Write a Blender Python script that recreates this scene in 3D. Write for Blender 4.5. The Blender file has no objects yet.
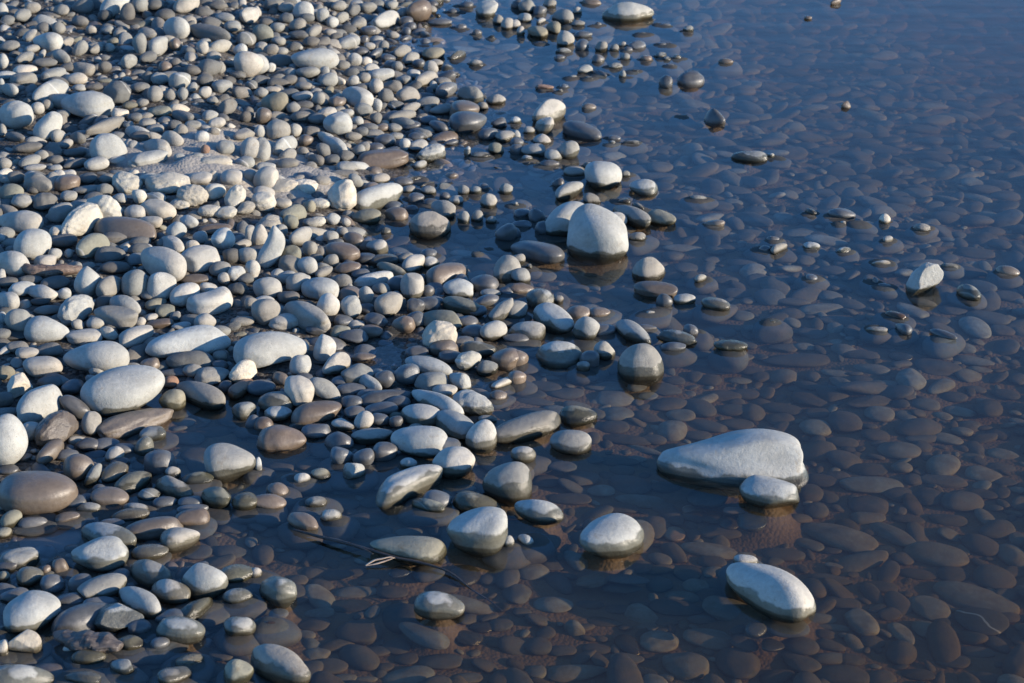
import bpy, bmesh, math, random
import numpy as np
from mathutils import Vector, noise

# ------------------------------------------------------------------ survey
# Stones of the beach as surveyed: centre, half length, half width, tilt, class
DATA = """T 0 0
460 20 62 40 15 W @topleft
510 50 40 30 80 D
560 20 35 30 0 G
745 12 55 28 10 G
705 108 52 40 -10 W @whitewedge
1000 55 45 28 25 W
235 112 28 25 0 G
190 163 58 35 -5 W @ovalsmall
120 140 34 18 40 W
35 185 45 22 0 G
12 245 32 22 80 W
270 170 32 18 25 G
245 40 32 22 0 G
90 62 38 26 10 G
320 195 38 25 40 G
385 195 32 18 30 G
560 180 48 28 95 G
635 180 46 32 25 W
700 178 28 26 0 B
590 135 38 22 -10 G
810 190 28 24 90 W
840 130 80 28 -10 D @darkslab
880 180 48 22 10 T
855 225 30 22 0 G
960 200 30 25 0 W
985 155 40 28 0 G
995 255 60 50 0 W
840 265 50 30 0 D
520 245 34 28 30 G
330 272 48 24 -8 G
420 268 28 24 0 D
100 230 40 20 20 G
250 230 35 28 -20 G
100 280 50 20 0 T
95 315 50 26 5 G
215 295 52 22 10 W
305 315 45 24 0 T
25 300 40 16 0 W
5 345 32 14 90 W
40 360 35 26 -30 G
200 358 76 32 18 W
315 350 30 14 0 W
375 348 38 16 0 D
468 368 58 44 -5 D @purple
560 350 40 20 0 D
640 315 35 24 10 G
720 320 45 32 5 G
620 375 32 32 0 G
820 370 26 22 30 W
890 345 42 26 10 W
345 412 102 52 -5 W @stained
240 400 50 28 -15 G
65 455 70 52 -10 W @pitted
150 433 28 24 0 W
190 420 24 22 0 G
195 505 68 42 40 W
250 455 32 16 0 G
232 542 32 26 20 W
265 575 28 20 10 W
310 552 32 24 -20 D
420 505 80 28 15 G
520 420 32 14 0 O
640 445 48 20 0 O @oliveflat
730 465 45 22 -20 D
865 492 36 22 5 W
915 425 40 30 30 D
855 530 24 20 0 G
808 550 30 26 0 W
432 588 74 54 0 W p0.2 @dome
537 588 28 26 90 W
625 588 58 34 -15 W
690 555 44 32 -20 W
725 525 28 28 0 G
600 635 75 28 10 W
385 655 50 26 5 W
120 645 48 22 10 G
165 622 30 22 0 G
20 655 28 24 0 G
140 670 45 14 0 W
820 600 22 18 60 R
785 635 35 24 0 G
720 635 25 22 0 W
1000 595 48 38 80 W
975 540 45 24 10 G
905 590 40 28 0 G
60 548 40 18 -20 D
10 520 26 16 90 G
130 195 32 16 10 W
170 215 20 12 60 W
480 135 28 20 0 G
5 40 28 28 0 W
700 250 25 20 0 D
880 270 26 24 60 G
660 265 28 22 0 B
430 120 26 18 0 G
365 120 22 18 0 G
130 30 34 22 0 G
30 80 30 20 0 D
175 110 30 22 0 D
320 85 34 22 -10 D
760 200 26 16 0 D
900 70 40 20 -5 G
930 105 36 22 0 G
660 60 40 24 0 D
620 20 38 22 0 D
330 20 44 26 0 D
420 60 30 22 0 D
870 20 40 18 0 D
450 170 24 18 0 O
440 190 20 18 0 T
390 240 16 14 0 W
590 230 34 22 10 D
180 250 50 18 0 D
270 268 30 16 0 D
590 310 24 24 0 D
770 280 34 20 0 D
950 300 34 16 0 D
820 320 34 22 0 D
730 375 26 22 60 G
680 380 24 22 60 G
770 350 24 18 40 G
850 400 24 16 0 G
960 370 34 26 0 D
1005 340 26 20 0 G
990 465 30 22 20 D
770 500 36 18 0 G
840 460 34 20 0 G
570 410 26 16 0 G
480 455 36 22 0 T
590 495 34 22 0 G
515 500 24 16 0 G
540 470 30 18 0 D
420 455 30 14 0 T
700 500 30 20 0 D
560 545 40 20 0 D
620 515 36 18 0 G
470 545 30 18 0 D
110 590 60 22 0 D
300 610 46 18 0 D
220 640 34 18 0 D
300 655 50 18 10 D
220 670 30 12 0 W
470 640 36 18 0 W
550 655 40 18 0 T t
860 650 70 26 0 T t
980 650 40 24 0 W
T 256 0
190 38 42 33 -5 W @roundwhite
5 45 22 16 90 W
305 88 26 22 10 W
120 30 32 22 0 G
265 62 28 28 0 G
345 70 28 20 30 G
165 100 35 26 0 G
85 110 32 20 0 G
30 135 42 34 -10 O
90 165 30 18 0 G
60 200 32 22 0 G
235 125 30 20 30 G
295 128 28 14 0 W
170 140 40 18 0 D
220 165 35 20 0 D
365 168 46 24 8 W
235 235 96 40 3 W @facetted
395 237 30 26 0 W
10 255 42 40 0 W @whitetall
60 270 20 20 0 W
100 238 50 22 0 D
520 75 60 28 20 W @shorewhite
585 50 22 18 40 W
650 42 50 40 20 B
735 88 50 14 0 D
820 107 24 13 0 D
920 35 48 38 50 W p0.4 @farpeak
970 82 24 24 0 G
1005 100 30 25 80 G
885 132 20 16 0 D
940 150 16 10 0 G
585 205 38 24 20 G
620 232 36 24 15 G
710 215 46 24 5 O
805 222 36 18 25 G p0.3 @wetwedge
880 253 30 16 0 G
500 298 55 24 5 W
460 275 32 22 10 W
605 375 46 28 8 W
630 295 28 18 0 W
680 315 50 24 30 W
700 270 30 28 0 W
760 355 45 26 15 D
750 330 35 20 0 G
710 345 22 16 80 W
790 297 28 10 0 G
855 378 50 36 -20 G
960 398 40 22 0 G
905 425 24 18 0 G
835 440 60 36 0 B
850 485 76 42 5 D @darkpool
745 437 50 20 10 W
685 408 50 22 0 G
405 385 62 38 -15 W
430 440 38 28 0 G
485 422 28 20 90 W
520 385 32 32 0 D
580 462 60 20 10 G
480 345 30 30 10 W
545 345 40 25 0 G
250 395 28 26 0 G
325 408 36 24 5 B
185 385 42 20 5 W
75 408 55 38 0 O @oliveround
210 290 48 22 5 G
275 285 20 20 0 W
290 320 38 28 10 G
330 325 30 18 -20 T
325 492 58 40 5 W @whiteoval
405 485 26 20 0 W
285 455 40 26 10 W
365 452 28 16 0 W
350 260 28 18 0 G
90 515 50 36 0 G
30 462 34 32 0 B
160 520 26 26 0 T
15 525 26 22 80 W
115 580 56 30 35 W
200 562 30 24 0 B
280 550 35 20 -25 T
315 578 52 26 -30 W
20 598 50 38 80 W
125 620 36 26 15 G
185 605 28 18 0 G
215 625 22 16 0 W
125 655 45 22 0 G
40 668 40 20 0 W
365 670 45 24 0 W
505 632 108 32 3 B @longbrown
595 580 28 22 85 W
650 580 40 22 10 W
700 612 62 32 12 W t @crusty
655 658 30 16 10 W
665 535 40 20 0 G
555 512 30 18 0 G
515 560 45 24 0 D
730 505 40 22 -15 D
970 492 32 22 10 D
930 535 40 24 10 D
1000 545 40 24 10 G
960 595 32 24 0 O
845 610 26 14 85 W @whitepeg
900 622 40 14 0 G
780 570 30 12 10 D
470 535 45 18 0 G
390 545 35 18 0 G
270 600 34 26 -45 D
410 600 28 22 0 G
590 490 50 20 -10 G
150 430 30 22 0 G
130 375 45 20 0 D
20 370 30 20 0 G
600 125 20 16 0 D
550 140 24 16 0 G
455 185 25 16 0 W
565 265 24 20 0 G
60 20 30 20 0 D
330 25 32 20 10 G
390 40 30 22 20 D
450 30 36 22 10 G
400 15 30 14 0 W
480 15 34 18 0 D
540 20 30 18 0 G
410 95 34 22 10 G
370 115 34 18 0 D
450 125 34 20 0 D
480 95 30 14 0 W
600 85 30 20 0 D
700 40 24 18 0 G
700 15 30 14 0 D
790 45 26 14 0 D
840 20 30 16 0 D
40 90 30 18 0 D
120 70 30 20 0 D
205 70 30 18 0 D
320 150 26 18 0 D
20 185 26 18 0 G
150 185 30 18 0 D
100 205 30 16 0 G
430 160 24 18 0 D
480 160 30 18 0 G
510 185 24 20 60 W
420 205 34 18 0 D
480 215 30 18 30 D
530 235 30 20 0 D
440 245 26 18 0 W
540 260 30 18 0 D
380 290 34 20 0 D
430 310 30 20 0 G
390 325 26 22 60 W
590 320 34 18 0 G
650 255 26 18 0 D
720 255 30 18 0 G
20 320 40 20 0 D
90 330 46 18 0 D
140 290 30 18 0 G
130 320 36 20 0 D
190 345 34 16 0 G
60 360 40 14 0 T
420 350 30 16 0 D
560 420 34 18 0 D
620 430 40 18 20 G
480 470 24 24 60 G
450 510 40 18 0 D
500 510 30 16 0 B
420 525 30 18 0 D
560 545 30 16 0 G
620 500 40 18 0 D
690 480 36 18 0 D
640 545 34 16 0 D
180 465 44 22 0 D
240 475 34 22 0 D
220 525 36 22 0 D
30 420 30 16 0 G
190 420 40 16 0 D
240 640 34 22 -20 D
300 640 36 20 0 D
360 620 34 22 0 D
470 590 44 20 0 D
430 585 30 18 0 G
550 600 34 14 0 D
T 512 0
465 50 104 42 0 T @lens
318 8 40 14 0 B
60 30 36 32 0 G
150 18 28 22 0 G
112 42 28 20 0 D
205 65 45 30 -5 G
262 45 18 18 0 G
50 75 28 22 0 G
10 100 26 22 0 W
35 130 26 16 90 W
100 130 42 26 -15 O
165 115 30 28 -10 O
265 95 28 14 0 G
212 160 36 34 60 W
285 138 38 16 0 D
280 185 28 26 0 D
345 97 14 10 0 D
205 205 32 14 0 G
190 230 22 10 0 D
358 190 26 26 0 G
345 235 26 18 0 D
410 195 20 18 90 G
442 180 18 14 0 G
465 198 18 12 0 D
500 180 36 18 5 D
452 230 20 18 0 G
537 235 24 14 0 B
595 222 24 14 0 G
620 235 16 10 0 G
658 230 20 12 0 G
705 118 22 16 0 G
855 245 30 12 0 B @browntip
290 280 34 20 10 G
350 293 32 12 -15 D
415 265 28 14 5 G
442 300 20 14 80 G
490 285 18 8 0 G
130 350 38 12 0 R
208 345 18 10 0 D
615 330 30 28 80 D
715 315 54 30 5 D @pairdark
308 427 30 14 0 B
145 445 70 48 20 W p0.25 @shoredome
130 505 45 35 60 W p0.5 @whitepeak
280 525 80 34 -12 D @darkfin
685 465 20 8 0 G
815 470 45 34 -15 D p0.35 @triangle
410 552 26 12 0 D
400 572 14 10 0 W
475 570 36 10 0 G
950 625 72 22 0 G @flatlone
120 560 36 24 0 W
15 540 20 20 0 W
70 525 24 20 0 W
15 485 22 18 0 W
85 605 50 28 0 G
165 625 36 26 0 G
225 605 44 40 20 G
60 635 24 14 0 W
310 662 26 14 0 G
20 600 30 24 0 D
250 675 40 10 0 G
310 313 18 8 0 G
245 308 16 8 0 G
630 262 18 7 0 D
610 100 24 7 0 D
600 178 18 8 0 D
525 135 18 6 0 G
120 172 24 7 0 D
190 365 14 9 0 G
20 570 28 20 0 D
150 655 40 16 0 D
115 85 20 12 20 W
20 20 26 22 0 D
T 768 0
270 8 22 14 20 B
312 420 20 16 20 B p0.5 @browncone
10 625 16 12 0 T
160 72 16 8 0 B
140 172 70 26 -3 V
410 460 72 26 -25 V
975 348 16 10 0 V
505 450 14 10 0 V
740 3 36 10 0 V
560 260 80 24 -5 U
700 180 80 20 -5 U
880 230 60 20 0 U
120 300 70 22 -5 U
240 500 60 24 -10 U
360 540 60 26 -5 U
480 340 60 22 -12 U
560 420 50 22 0 U
740 470 60 20 -10 V
620 520 70 22 0 U
40 550 50 26 0 V
450 600 90 28 -5 U
240 610 70 24 0 U
880 580 60 24 0 U
830 370 50 22 0 V
660 660 60 20 -10 V
960 620 50 26 0 U
120 450 60 20 -8 U
T 0 171
30 32 30 18 0 G
155 45 56 36 -15 G
235 20 28 25 60 W
270 10 35 14 0 W
270 45 52 30 0 B
40 85 55 34 0 O
90 122 45 30 0 G
180 120 50 34 0 D
275 100 35 22 0 G
360 75 70 18 0 G
80 195 85 40 -10 W
250 160 55 32 15 G
325 195 90 50 25 T t @tanlong
410 140 75 48 -15 T t
500 225 125 42 -8 B @brownlong
540 165 45 30 -5 W
478 110 30 22 0 W
560 103 32 30 20 T
620 105 45 22 -10 T
630 155 75 38 -10 T
510 45 60 40 0 T t
670 45 90 40 0 T t @siltrock
770 95 65 40 0 T t
860 80 45 30 5 T
925 30 45 35 0 W
940 105 55 36 50 T t
1000 20 30 30 0 G
755 205 38 28 -20 W
705 240 42 38 20 W
130 285 76 52 5 W @whiteloaf
5 268 18 18 0 W
235 245 38 26 0 T
365 295 70 42 20 O
220 330 30 22 0 W
185 362 45 28 5 W
50 365 65 45 -20 W
275 330 18 18 0 W
480 260 80 22 0 D
440 330 60 30 0 D
655 370 92 60 -25 W @whiteblock
800 345 78 46 8 W @lobed
890 275 50 46 30 W
965 295 42 18 15 W
800 265 30 26 0 W
1005 260 45 25 85 W
990 340 45 35 0 G
1010 395 40 30 80 W
880 390 45 30 0 G
945 412 38 30 0 W
895 430 26 24 80 W
350 440 58 48 70 W @shadedwhite
440 460 56 38 30 G
540 445 55 50 0 G
645 455 62 52 10 W
740 490 62 40 10 W
830 470 42 28 0 W
850 520 92 44 10 W k0.35 @kidney
785 430 65 20 0 B
90 470 58 28 5 W
165 485 58 32 -10 W
255 490 30 22 0 W
30 520 48 36 -30 W
305 545 76 48 20 W t @specklewhite
500 535 62 38 -20 W
465 585 88 40 -12 G
560 605 25 20 0 W
185 630 88 48 -5 W @whiteegg
75 600 55 48 0 G
310 615 26 22 0 W
385 608 40 26 0 W
435 650 38 26 -20 T t
340 660 75 26 0 W
545 655 75 34 15 W
625 530 45 22 10 O
660 560 40 25 0 O
605 585 28 16 10 W
640 610 55 18 0 B
725 620 40 16 0 W
820 605 45 35 0 G
750 680 165 54 5 W @longwhite
5 590 30 20 80 W
10 655 35 24 0 D
5 420 30 18 80 W
195 555 60 18 0 G
420 520 45 25 0 D
970 600 50 20 0 G
65 25 36 24 0 D
130 75 24 14 0 D
20 130 34 18 0 D
420 75 34 26 0 G
350 30 40 22 0 D
430 30 36 20 0 G
600 30 44 22 0 T t
800 30 50 26 0 W
850 20 24 20 60 T
20 250 40 26 0 G
250 280 60 26 0 D
600 205 50 24 -10 T
650 290 24 20 0 G
560 280 44 20 0 D
560 310 50 24 0 D
460 385 60 24 0 D
560 350 50 24 0 D
120 435 50 18 0 D
220 445 60 24 0 D
30 445 44 20 0 D
690 290 50 30 -20 W
770 300 30 24 0 T
930 340 40 30 0 D
950 470 40 24 0 D
980 430 36 22 0 D
600 490 40 24 0 D
930 620 36 18 0 D
700 580 24 18 0 D
240 590 40 20 0 D
20 560 34 18 0 D
160 520 40 16 0 D
880 640 44 24 0 G
1005 530 30 24 0 G
900 165 50 26 0 T t
980 150 40 26 10 T t
840 160 50 24 0 T t
720 130 44 22 0 T t
860 230 70 20 0 B
T 256 171
40 30 52 46 0 W @duskywhite
345 92 62 58 80 T t @crustblock
490 100 105 45 18 W @whitelong
350 10 60 16 0 D
500 30 40 20 10 W
400 40 30 28 0 G
440 180 62 28 0 O
560 172 50 30 0 B
610 75 30 18 0 G
690 80 32 20 0 G
685 52 30 8 20 T
750 155 52 38 -10 G
695 215 85 56 0 G p0.4 @cone
830 80 24 24 50 G
875 80 28 20 0 G
800 120 30 20 0 G
755 100 22 16 0 D
912 65 22 16 0 D
1000 75 28 26 0 G
930 125 36 32 70 W
885 185 30 24 90 G
830 190 32 24 90 G
940 200 22 20 0 G
1000 250 46 40 0 D
520 243 20 18 20 G @poolpebble
310 190 32 24 10 W
360 205 20 18 0 G
150 165 55 30 15 O
210 140 28 24 -30 O
110 130 35 20 0 T
180 262 52 32 30 W
15 260 48 32 90 W
65 310 86 42 58 W k0.28 @curved
100 240 28 26 0 G
300 265 32 25 0 G
345 245 25 20 0 G
390 275 45 32 -10 B
345 322 68 36 -10 B @brownegg
300 360 32 28 0 G
365 385 55 25 0 B
215 312 32 30 80 G
140 335 42 38 0 O
145 370 55 35 0 G
205 380 42 36 0 W
270 405 38 18 20 G
485 310 45 36 0 W
510 360 62 26 5 G
600 350 38 22 10 G
630 375 50 36 30 W
545 400 65 28 -20 O
470 430 82 24 12 W @whitestick
700 370 35 28 0 W
765 410 88 40 12 B @brownhump
810 468 62 36 -3 W @whitecap
915 450 58 36 -5 D @wetridge
625 460 54 46 90 W
685 480 30 24 0 D
640 540 38 30 0 D
530 530 58 44 20 G
500 470 36 26 0 G
440 500 40 30 80 W
380 545 48 40 105 W
290 540 50 44 60 W
255 468 76 42 -5 W @whitehalf
125 425 40 26 0 W
170 440 52 36 15 G
370 465 20 16 0 W
340 440 45 30 0 D
45 465 58 40 0 W
40 560 60 50 0 G
30 520 45 20 0 W
205 575 96 46 -30 G @greydiag
118 598 66 28 5 W
130 505 45 26 0 D
400 615 38 20 0 W
460 640 50 25 0 B
340 640 45 25 0 O
390 660 60 28 0 D
590 615 48 36 0 B
480 600 50 32 0 D
740 590 85 36 -8 O
735 655 72 58 0 T t @pinkcrust
825 540 82 32 -15 O @olivebar
920 520 50 25 10 D
985 560 66 32 45 W
950 640 56 40 20 W
1005 395 56 58 0 G p0.05 @stump
60 200 50 26 0 T t
30 120 50 34 0 T t
110 60 60 30 0 T t
190 60 60 28 0 T t
250 130 50 22 0 T t
260 40 40 24 0 G
240 200 40 20 0 T t
140 205 30 30 80 O
220 210 34 20 0 G
40 215 44 20 0 G
590 40 40 18 0 D
640 110 34 22 0 D
700 125 34 16 0 D
640 30 40 12 10 G
620 150 30 14 0 D
550 140 40 20 0 D
250 320 34 20 0 D
240 350 30 20 0 D
320 290 34 18 0 D
440 300 34 26 0 B
440 350 44 22 0 D
570 345 30 20 0 D
690 330 34 20 0 D
660 430 24 20 0 D
560 450 40 30 0 D
420 410 40 20 0 D
440 550 40 22 0 D
350 600 40 26 0 D
240 630 44 24 0 D
680 530 60 26 0 D
720 520 34 20 0 D
640 590 40 30 0 D
840 600 50 24 0 D
870 640 50 26 0 D
940 490 44 18 0 G
1000 480 34 18 0 D
880 560 44 26 0 D
T 512 171
365 22 76 58 0 W @whiteknob
250 5 45 22 0 G
455 15 20 16 0 G
525 65 58 32 0 W @whiteboat
230 80 60 34 25 W
185 50 25 22 0 D
320 115 36 26 0 G
220 200 96 70 20 W @behindegg
350 258 128 112 -20 W p0.05 @egg
425 195 38 32 -40 W
480 180 86 36 -28 G @greyslant
450 122 26 14 0 G
505 145 28 16 -20 G
600 190 62 30 -10 O
500 265 36 22 0 G
100 320 112 40 -12 D @darkseal
550 392 66 50 10 G p0.35 @greydome
575 475 90 32 -3 B
690 515 46 24 3 W
610 520 34 30 0 D
815 535 60 26 -5 G
755 432 26 18 20 T
745 108 34 12 0 G
810 210 42 16 0 B
1010 312 24 14 0 D
115 510 58 38 -5 W
20 560 50 40 20 W
170 595 86 50 -22 W @whitebean
295 635 54 48 60 W
60 640 75 40 0 G
15 670 55 20 0 D
25 355 30 26 0 G
35 425 40 36 0 W
68 385 14 14 0 G
185 520 22 22 0 G
265 565 50 28 0 B
350 567 44 22 0 B
430 575 36 12 0 U
555 568 22 10 0 T
485 645 76 36 -25 W
370 635 45 25 0 D
540 628 40 14 0 D
660 665 78 26 -8 W
715 635 32 22 -10 D
100 180 35 30 0 D
40 215 40 18 0 D
40 170 35 20 0 D
15 135 12 12 0 W
5 245 30 22 -20 D
130 230 40 30 0 D
30 470 60 24 0 B
120 420 60 28 0 V
260 470 50 22 0 U
320 510 50 26 0 U
700 160 60 20 -5 U
820 140 70 24 -5 U
900 80 60 20 -5 U
680 310 80 18 0 V
860 310 40 20 0 U
700 390 50 24 0 U
920 370 60 24 0 U
780 590 60 22 0 U
920 580 50 24 0 V
830 640 70 26 0 U
900 490 60 24 0 U
640 420 40 20 0 U
740 560 70 22 -15 U
960 250 60 20 0 U
980 160 50 22 0 U
750 40 70 20 0 U
T 768 171
620 438 88 52 52 W j t @jagged
295 172 56 22 0 D @darkleaf
170 165 24 14 -20 G
300 208 14 9 0 W
370 213 18 6 0 W
467 195 24 22 60 T
615 228 36 18 0 G
480 275 22 16 20 W
45 310 38 20 30 G
20 272 26 12 0 D
175 300 34 16 0 W
305 318 28 14 10 T
452 368 38 12 5 T
728 380 34 12 0 G
960 398 48 20 0 B @brownedge
805 485 52 32 -15 G p0.4 @greyside
175 428 24 14 0 D
430 440 16 12 90 D
470 460 30 10 0 D
510 578 42 16 -10 R @redtip
540 630 38 22 -20 D
435 635 44 12 0 G
700 655 58 18 -12 D
15 605 16 8 0 T
620 270 70 26 0 V
390 270 60 30 0 U
600 90 60 24 -5 V
840 110 60 20 -10 V
520 150 60 22 0 U
220 90 60 22 0 U
80 80 60 22 0 U
740 160 60 20 0 U
900 240 50 22 0 U
830 330 80 26 0 U
130 250 70 22 5 V
250 500 50 24 0 V
160 470 60 26 -10 U
210 550 90 26 5 V
330 530 70 26 -5 U
90 570 60 26 0 U
280 600 80 24 0 U
170 650 70 22 0 U
400 490 50 18 0 U
570 560 70 26 -15 V
680 600 50 22 0 U
740 560 60 22 0 U
830 630 70 40 -20 V
880 590 90 32 -5 U
960 500 60 24 0 U
440 400 60 22 -10 V
250 400 60 24 0 U
700 500 40 40 0 U
60 185 40 22 0 V
820 50 50 26 0 V
400 50 60 22 0 U
950 100 60 24 0 U
940 640 50 26 0 U
T 0 342
385 55 132 60 -3 W @whitedisc
490 190 170 90 3 W @whitedome
525 105 42 22 0 W
390 105 36 32 0 W
360 150 22 20 60 W
170 95 76 38 -3 W
110 45 48 24 0 W
25 120 36 28 0 O
75 178 64 42 35 T j @tanblock
155 245 100 62 25 W @whiteslant
14 392 100 92 100 W @whiteleft
125 358 42 38 0 W
225 340 95 62 20 B t @brownrock
200 440 66 32 35 B
300 260 70 35 -45 D
365 325 50 38 70 G
100 460 30 16 0 B
135 437 14 10 0 W
600 88 40 25 0 B
760 70 95 34 0 D @darkbar
680 160 36 26 0 R
690 235 55 48 0 O
800 210 105 48 -25 G @slantgrey
850 130 70 32 0 G
770 115 40 28 0 G
880 55 30 22 0 G
970 115 58 42 20 T t
965 190 56 30 30 R @reddish
980 275 50 35 10 G
1010 320 30 30 0 D
545 320 160 46 12 B t @brownslab
610 370 55 32 0 G
575 422 48 36 40 W @whitepool
460 455 42 38 0 W
350 410 50 25 0 D
315 500 62 52 0 B
375 535 56 26 55 G
455 525 60 38 20 G
530 560 80 36 12 O
640 480 65 50 0 D
690 525 34 28 0 W
695 585 80 42 -30 G
790 545 66 28 0 O
920 480 104 70 0 G @poolrock
440 620 75 36 -5 B
600 610 50 28 0 G
150 597 158 80 -3 B @oliveloaf
15 630 45 28 90 W
30 510 45 22 0 D
865 625 65 45 -25 O
980 640 55 38 0 O
540 665 55 22 -10 W
355 665 50 22 0 G
770 670 65 20 0 D
200 160 50 26 0 D
290 180 46 30 0 D
230 150 60 22 -20 D
20 230 34 30 0 D
700 120 70 18 0 D
730 190 40 20 0 D
70 20 44 22 0 D
30 30 40 16 20 W
190 30 60 26 0 D
900 180 30 26 0 D
880 90 34 20 0 D
420 410 60 26 0 D
500 430 44 24 0 D
270 450 46 22 0 D
300 640 50 26 0 D
480 480 40 20 0 D
400 590 30 22 0 D
560 490 40 24 0 U
800 450 80 34 0 U
850 360 90 24 0 U
760 390 60 30 0 U
760 640 50 24 0 D
660 640 50 24 0 D
30 280 50 18 0 D
T 256 342
60 22 150 66 6 W @whitewhale
275 30 58 42 70 W
178 92 45 42 75 W
320 90 62 40 30 W
410 130 70 45 10 G
455 165 54 30 -30 W
515 150 42 36 0 D
100 145 35 25 -20 B
175 195 62 58 0 W @whiteball
275 190 72 38 -40 G
78 240 72 44 0 G
90 288 58 32 0 W
245 278 102 40 5 B @brownloaf
385 240 45 28 0 D
430 315 44 34 40 W
350 335 48 24 -15 W
105 382 98 52 -3 B @rimstone
240 355 60 30 0 D
330 395 60 36 -15 D
465 375 85 30 5 G @greylog
520 220 110 30 5 D
500 270 70 28 0 D
560 320 30 24 0 D
655 392 115 58 -5 W @whitebarrel
660 290 82 42 -8 W
725 240 112 40 -28 W @whitebar
800 330 86 46 -25 W
870 245 85 48 -10 W t @lacedwhite
900 375 66 60 30 W @whitecube
925 312 40 18 0 W
790 482 88 60 0 W @wetringed
605 570 142 56 22 W k-0.15 @whitebanana
610 490 36 28 -15 W
515 445 52 40 0 D
430 465 45 36 0 D
345 455 48 36 0 D
392 515 46 40 0 W j @anglewhite
690 95 96 34 -10 W @whiteplank
600 130 55 42 0 D
705 155 65 38 5 G
815 155 45 35 -20 W t
755 195 52 28 0 W
645 40 50 26 0 D
750 20 60 34 0 B
885 25 75 32 0 G
850 75 55 38 15 T t
925 105 45 32 0 G
1000 65 60 42 0 B
970 215 35 22 0 B
990 165 50 18 20 T
1005 562 100 78 0 G @greyhalf
885 640 98 40 -8 O @olivewedge
725 630 60 40 0 D
690 655 70 28 -15 O
185 545 34 22 0 W
260 528 40 24 0 O
85 590 45 28 0 B
240 640 45 22 0 G
190 600 40 18 0 V
40 638 82 30 0 B @brownflat
10 495 36 14 90 W
520 540 100 50 0 U
330 650 90 36 0 U
100 500 60 24 0 U
220 490 60 24 0 U
350 590 60 24 0 U
470 640 60 26 0 U
430 60 50 20 0 B
380 190 60 26 0 D
30 330 40 30 0 B
20 180 60 30 0 D
190 150 40 24 0 D
460 210 60 22 0 D
340 160 40 24 0 D
200 310 50 22 0 D
400 280 50 26 0 D
500 310 40 26 0 D
570 240 50 26 0 D
640 340 30 16 0 W
780 60 50 26 0 D
760 420 60 40 0 D
560 430 44 24 0 D
640 540 50 26 0 D
T 512 342
190 42 94 48 0 W @whitesplit
370 38 44 42 0 G
515 85 92 82 5 G p0.3 @greyhood
310 70 40 35 0 D
285 100 28 24 0 G
645 18 52 20 0 D
875 17 70 24 0 O @oliveraft
25 65 42 36 0 B
20 145 38 30 0 B
265 292 76 38 0 O
55 345 148 48 14 G @greybone
235 402 84 46 -3 G @greyloaf
325 385 30 26 0 U
45 455 52 38 0 W
15 500 26 18 0 W
105 672 96 44 -12 W @palewet
410 225 80 38 0 V
425 290 65 32 0 V
640 355 62 45 0 V @roundsub
610 190 70 28 -5 U
630 250 75 30 8 U
755 265 70 38 -15 U
675 295 60 28 0 V
780 335 80 25 -8 U
400 340 70 30 0 U
960 280 55 42 0 U
780 150 60 28 0 U
730 140 34 25 0 U
650 155 44 20 0 U
745 45 62 22 0 V
880 65 90 25 5 V
380 180 90 22 0 V
500 180 40 20 0 V
545 215 40 18 0 V
310 155 65 28 0 U
530 430 75 14 -12 V
440 515 52 24 0 U
355 595 58 26 0 V
510 635 102 28 -3 V
470 570 90 40 -8 U
275 545 80 32 0 U
140 555 60 28 0 U
780 625 82 40 0 O s
730 670 50 20 0 B s
905 675 60 16 0 B s
760 85 60 16 -3 V
790 112 90 16 -3 U
950 115 60 22 0 U
1000 140 40 26 0 U
910 155 50 16 0 V
850 215 70 26 0 U
930 210 60 24 0 U
880 275 60 26 0 U
60 210 80 24 0 U
90 240 80 18 -5 U
210 205 80 26 0 U
130 180 70 22 -5 U
240 335 80 24 0 U
450 390 110 24 -3 U
560 390 60 24 0 U
540 300 60 24 -10 U
420 480 90 22 0 U @gapsub
500 470 40 16 0 V
300 470 70 24 0 U
200 500 60 24 0 U
230 630 90 26 0 U
430 665 80 22 0 U
620 580 70 24 0 U
600 660 50 22 0 U
900 330 70 24 0 U
740 375 60 22 0 U
884 466 306 107 0 W f @wedge
T 768 342
5 598 120 60 -3 W @wedgefront
60 140 62 36 0 V
570 152 62 48 -10 V @palesub
415 108 76 24 -3 V
690 180 58 30 25 V
170 235 80 32 -8 U
630 250 60 26 0 V
445 290 62 34 0 V
550 298 45 22 -8 V
770 280 66 22 -3 V
190 345 66 42 0 V
400 240 92 28 12 U
300 400 66 25 0 U
525 435 88 38 0 V
720 390 62 24 -5 V
865 530 76 34 -3 V @roundgrey
415 575 128 38 4 V @longsub
700 555 100 28 0 U
215 555 66 32 -5 U
170 605 54 38 0 U
400 655 82 42 0 U
940 450 66 25 -3 V
520 610 66 32 0 U
820 75 86 22 -4 V
530 60 50 22 0 O s
300 30 52 28 -5 V
290 160 48 24 -15 V
180 140 34 24 -10 U
680 100 95 36 0 U
750 15 85 25 -8 V
600 345 90 45 10 U
310 320 70 45 0 U
820 458 44 15 0 V
950 560 50 20 0 U
1000 150 40 30 0 U
830 190 44 15 0 V
640 620 60 40 0 U
60 25 60 20 0 U
150 20 50 18 0 V
500 10 70 20 0 U
690 60 50 12 0 V
850 110 50 14 0 V
460 165 60 16 0 V
270 125 60 16 -5 V
380 150 50 18 0 U
120 75 140 32 4 U
370 50 80 22 0 U
60 270 80 24 -5 U
200 285 50 22 0 U
50 310 60 30 0 U
700 295 40 18 -5 V
920 370 50 24 0 U
740 220 60 24 0 U
950 210 60 24 0 U
880 240 50 16 -5 V
1000 320 40 16 -10 V
620 385 70 22 10 U
430 370 60 26 0 U
400 510 80 30 0 U
280 540 50 26 0 U
580 550 40 26 0 U
240 620 50 26 -10 U
100 560 50 30 0 U
930 500 60 20 0 U
860 610 60 22 0 U
T 0 512
400 165 114 68 0 W @whitebun
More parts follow.
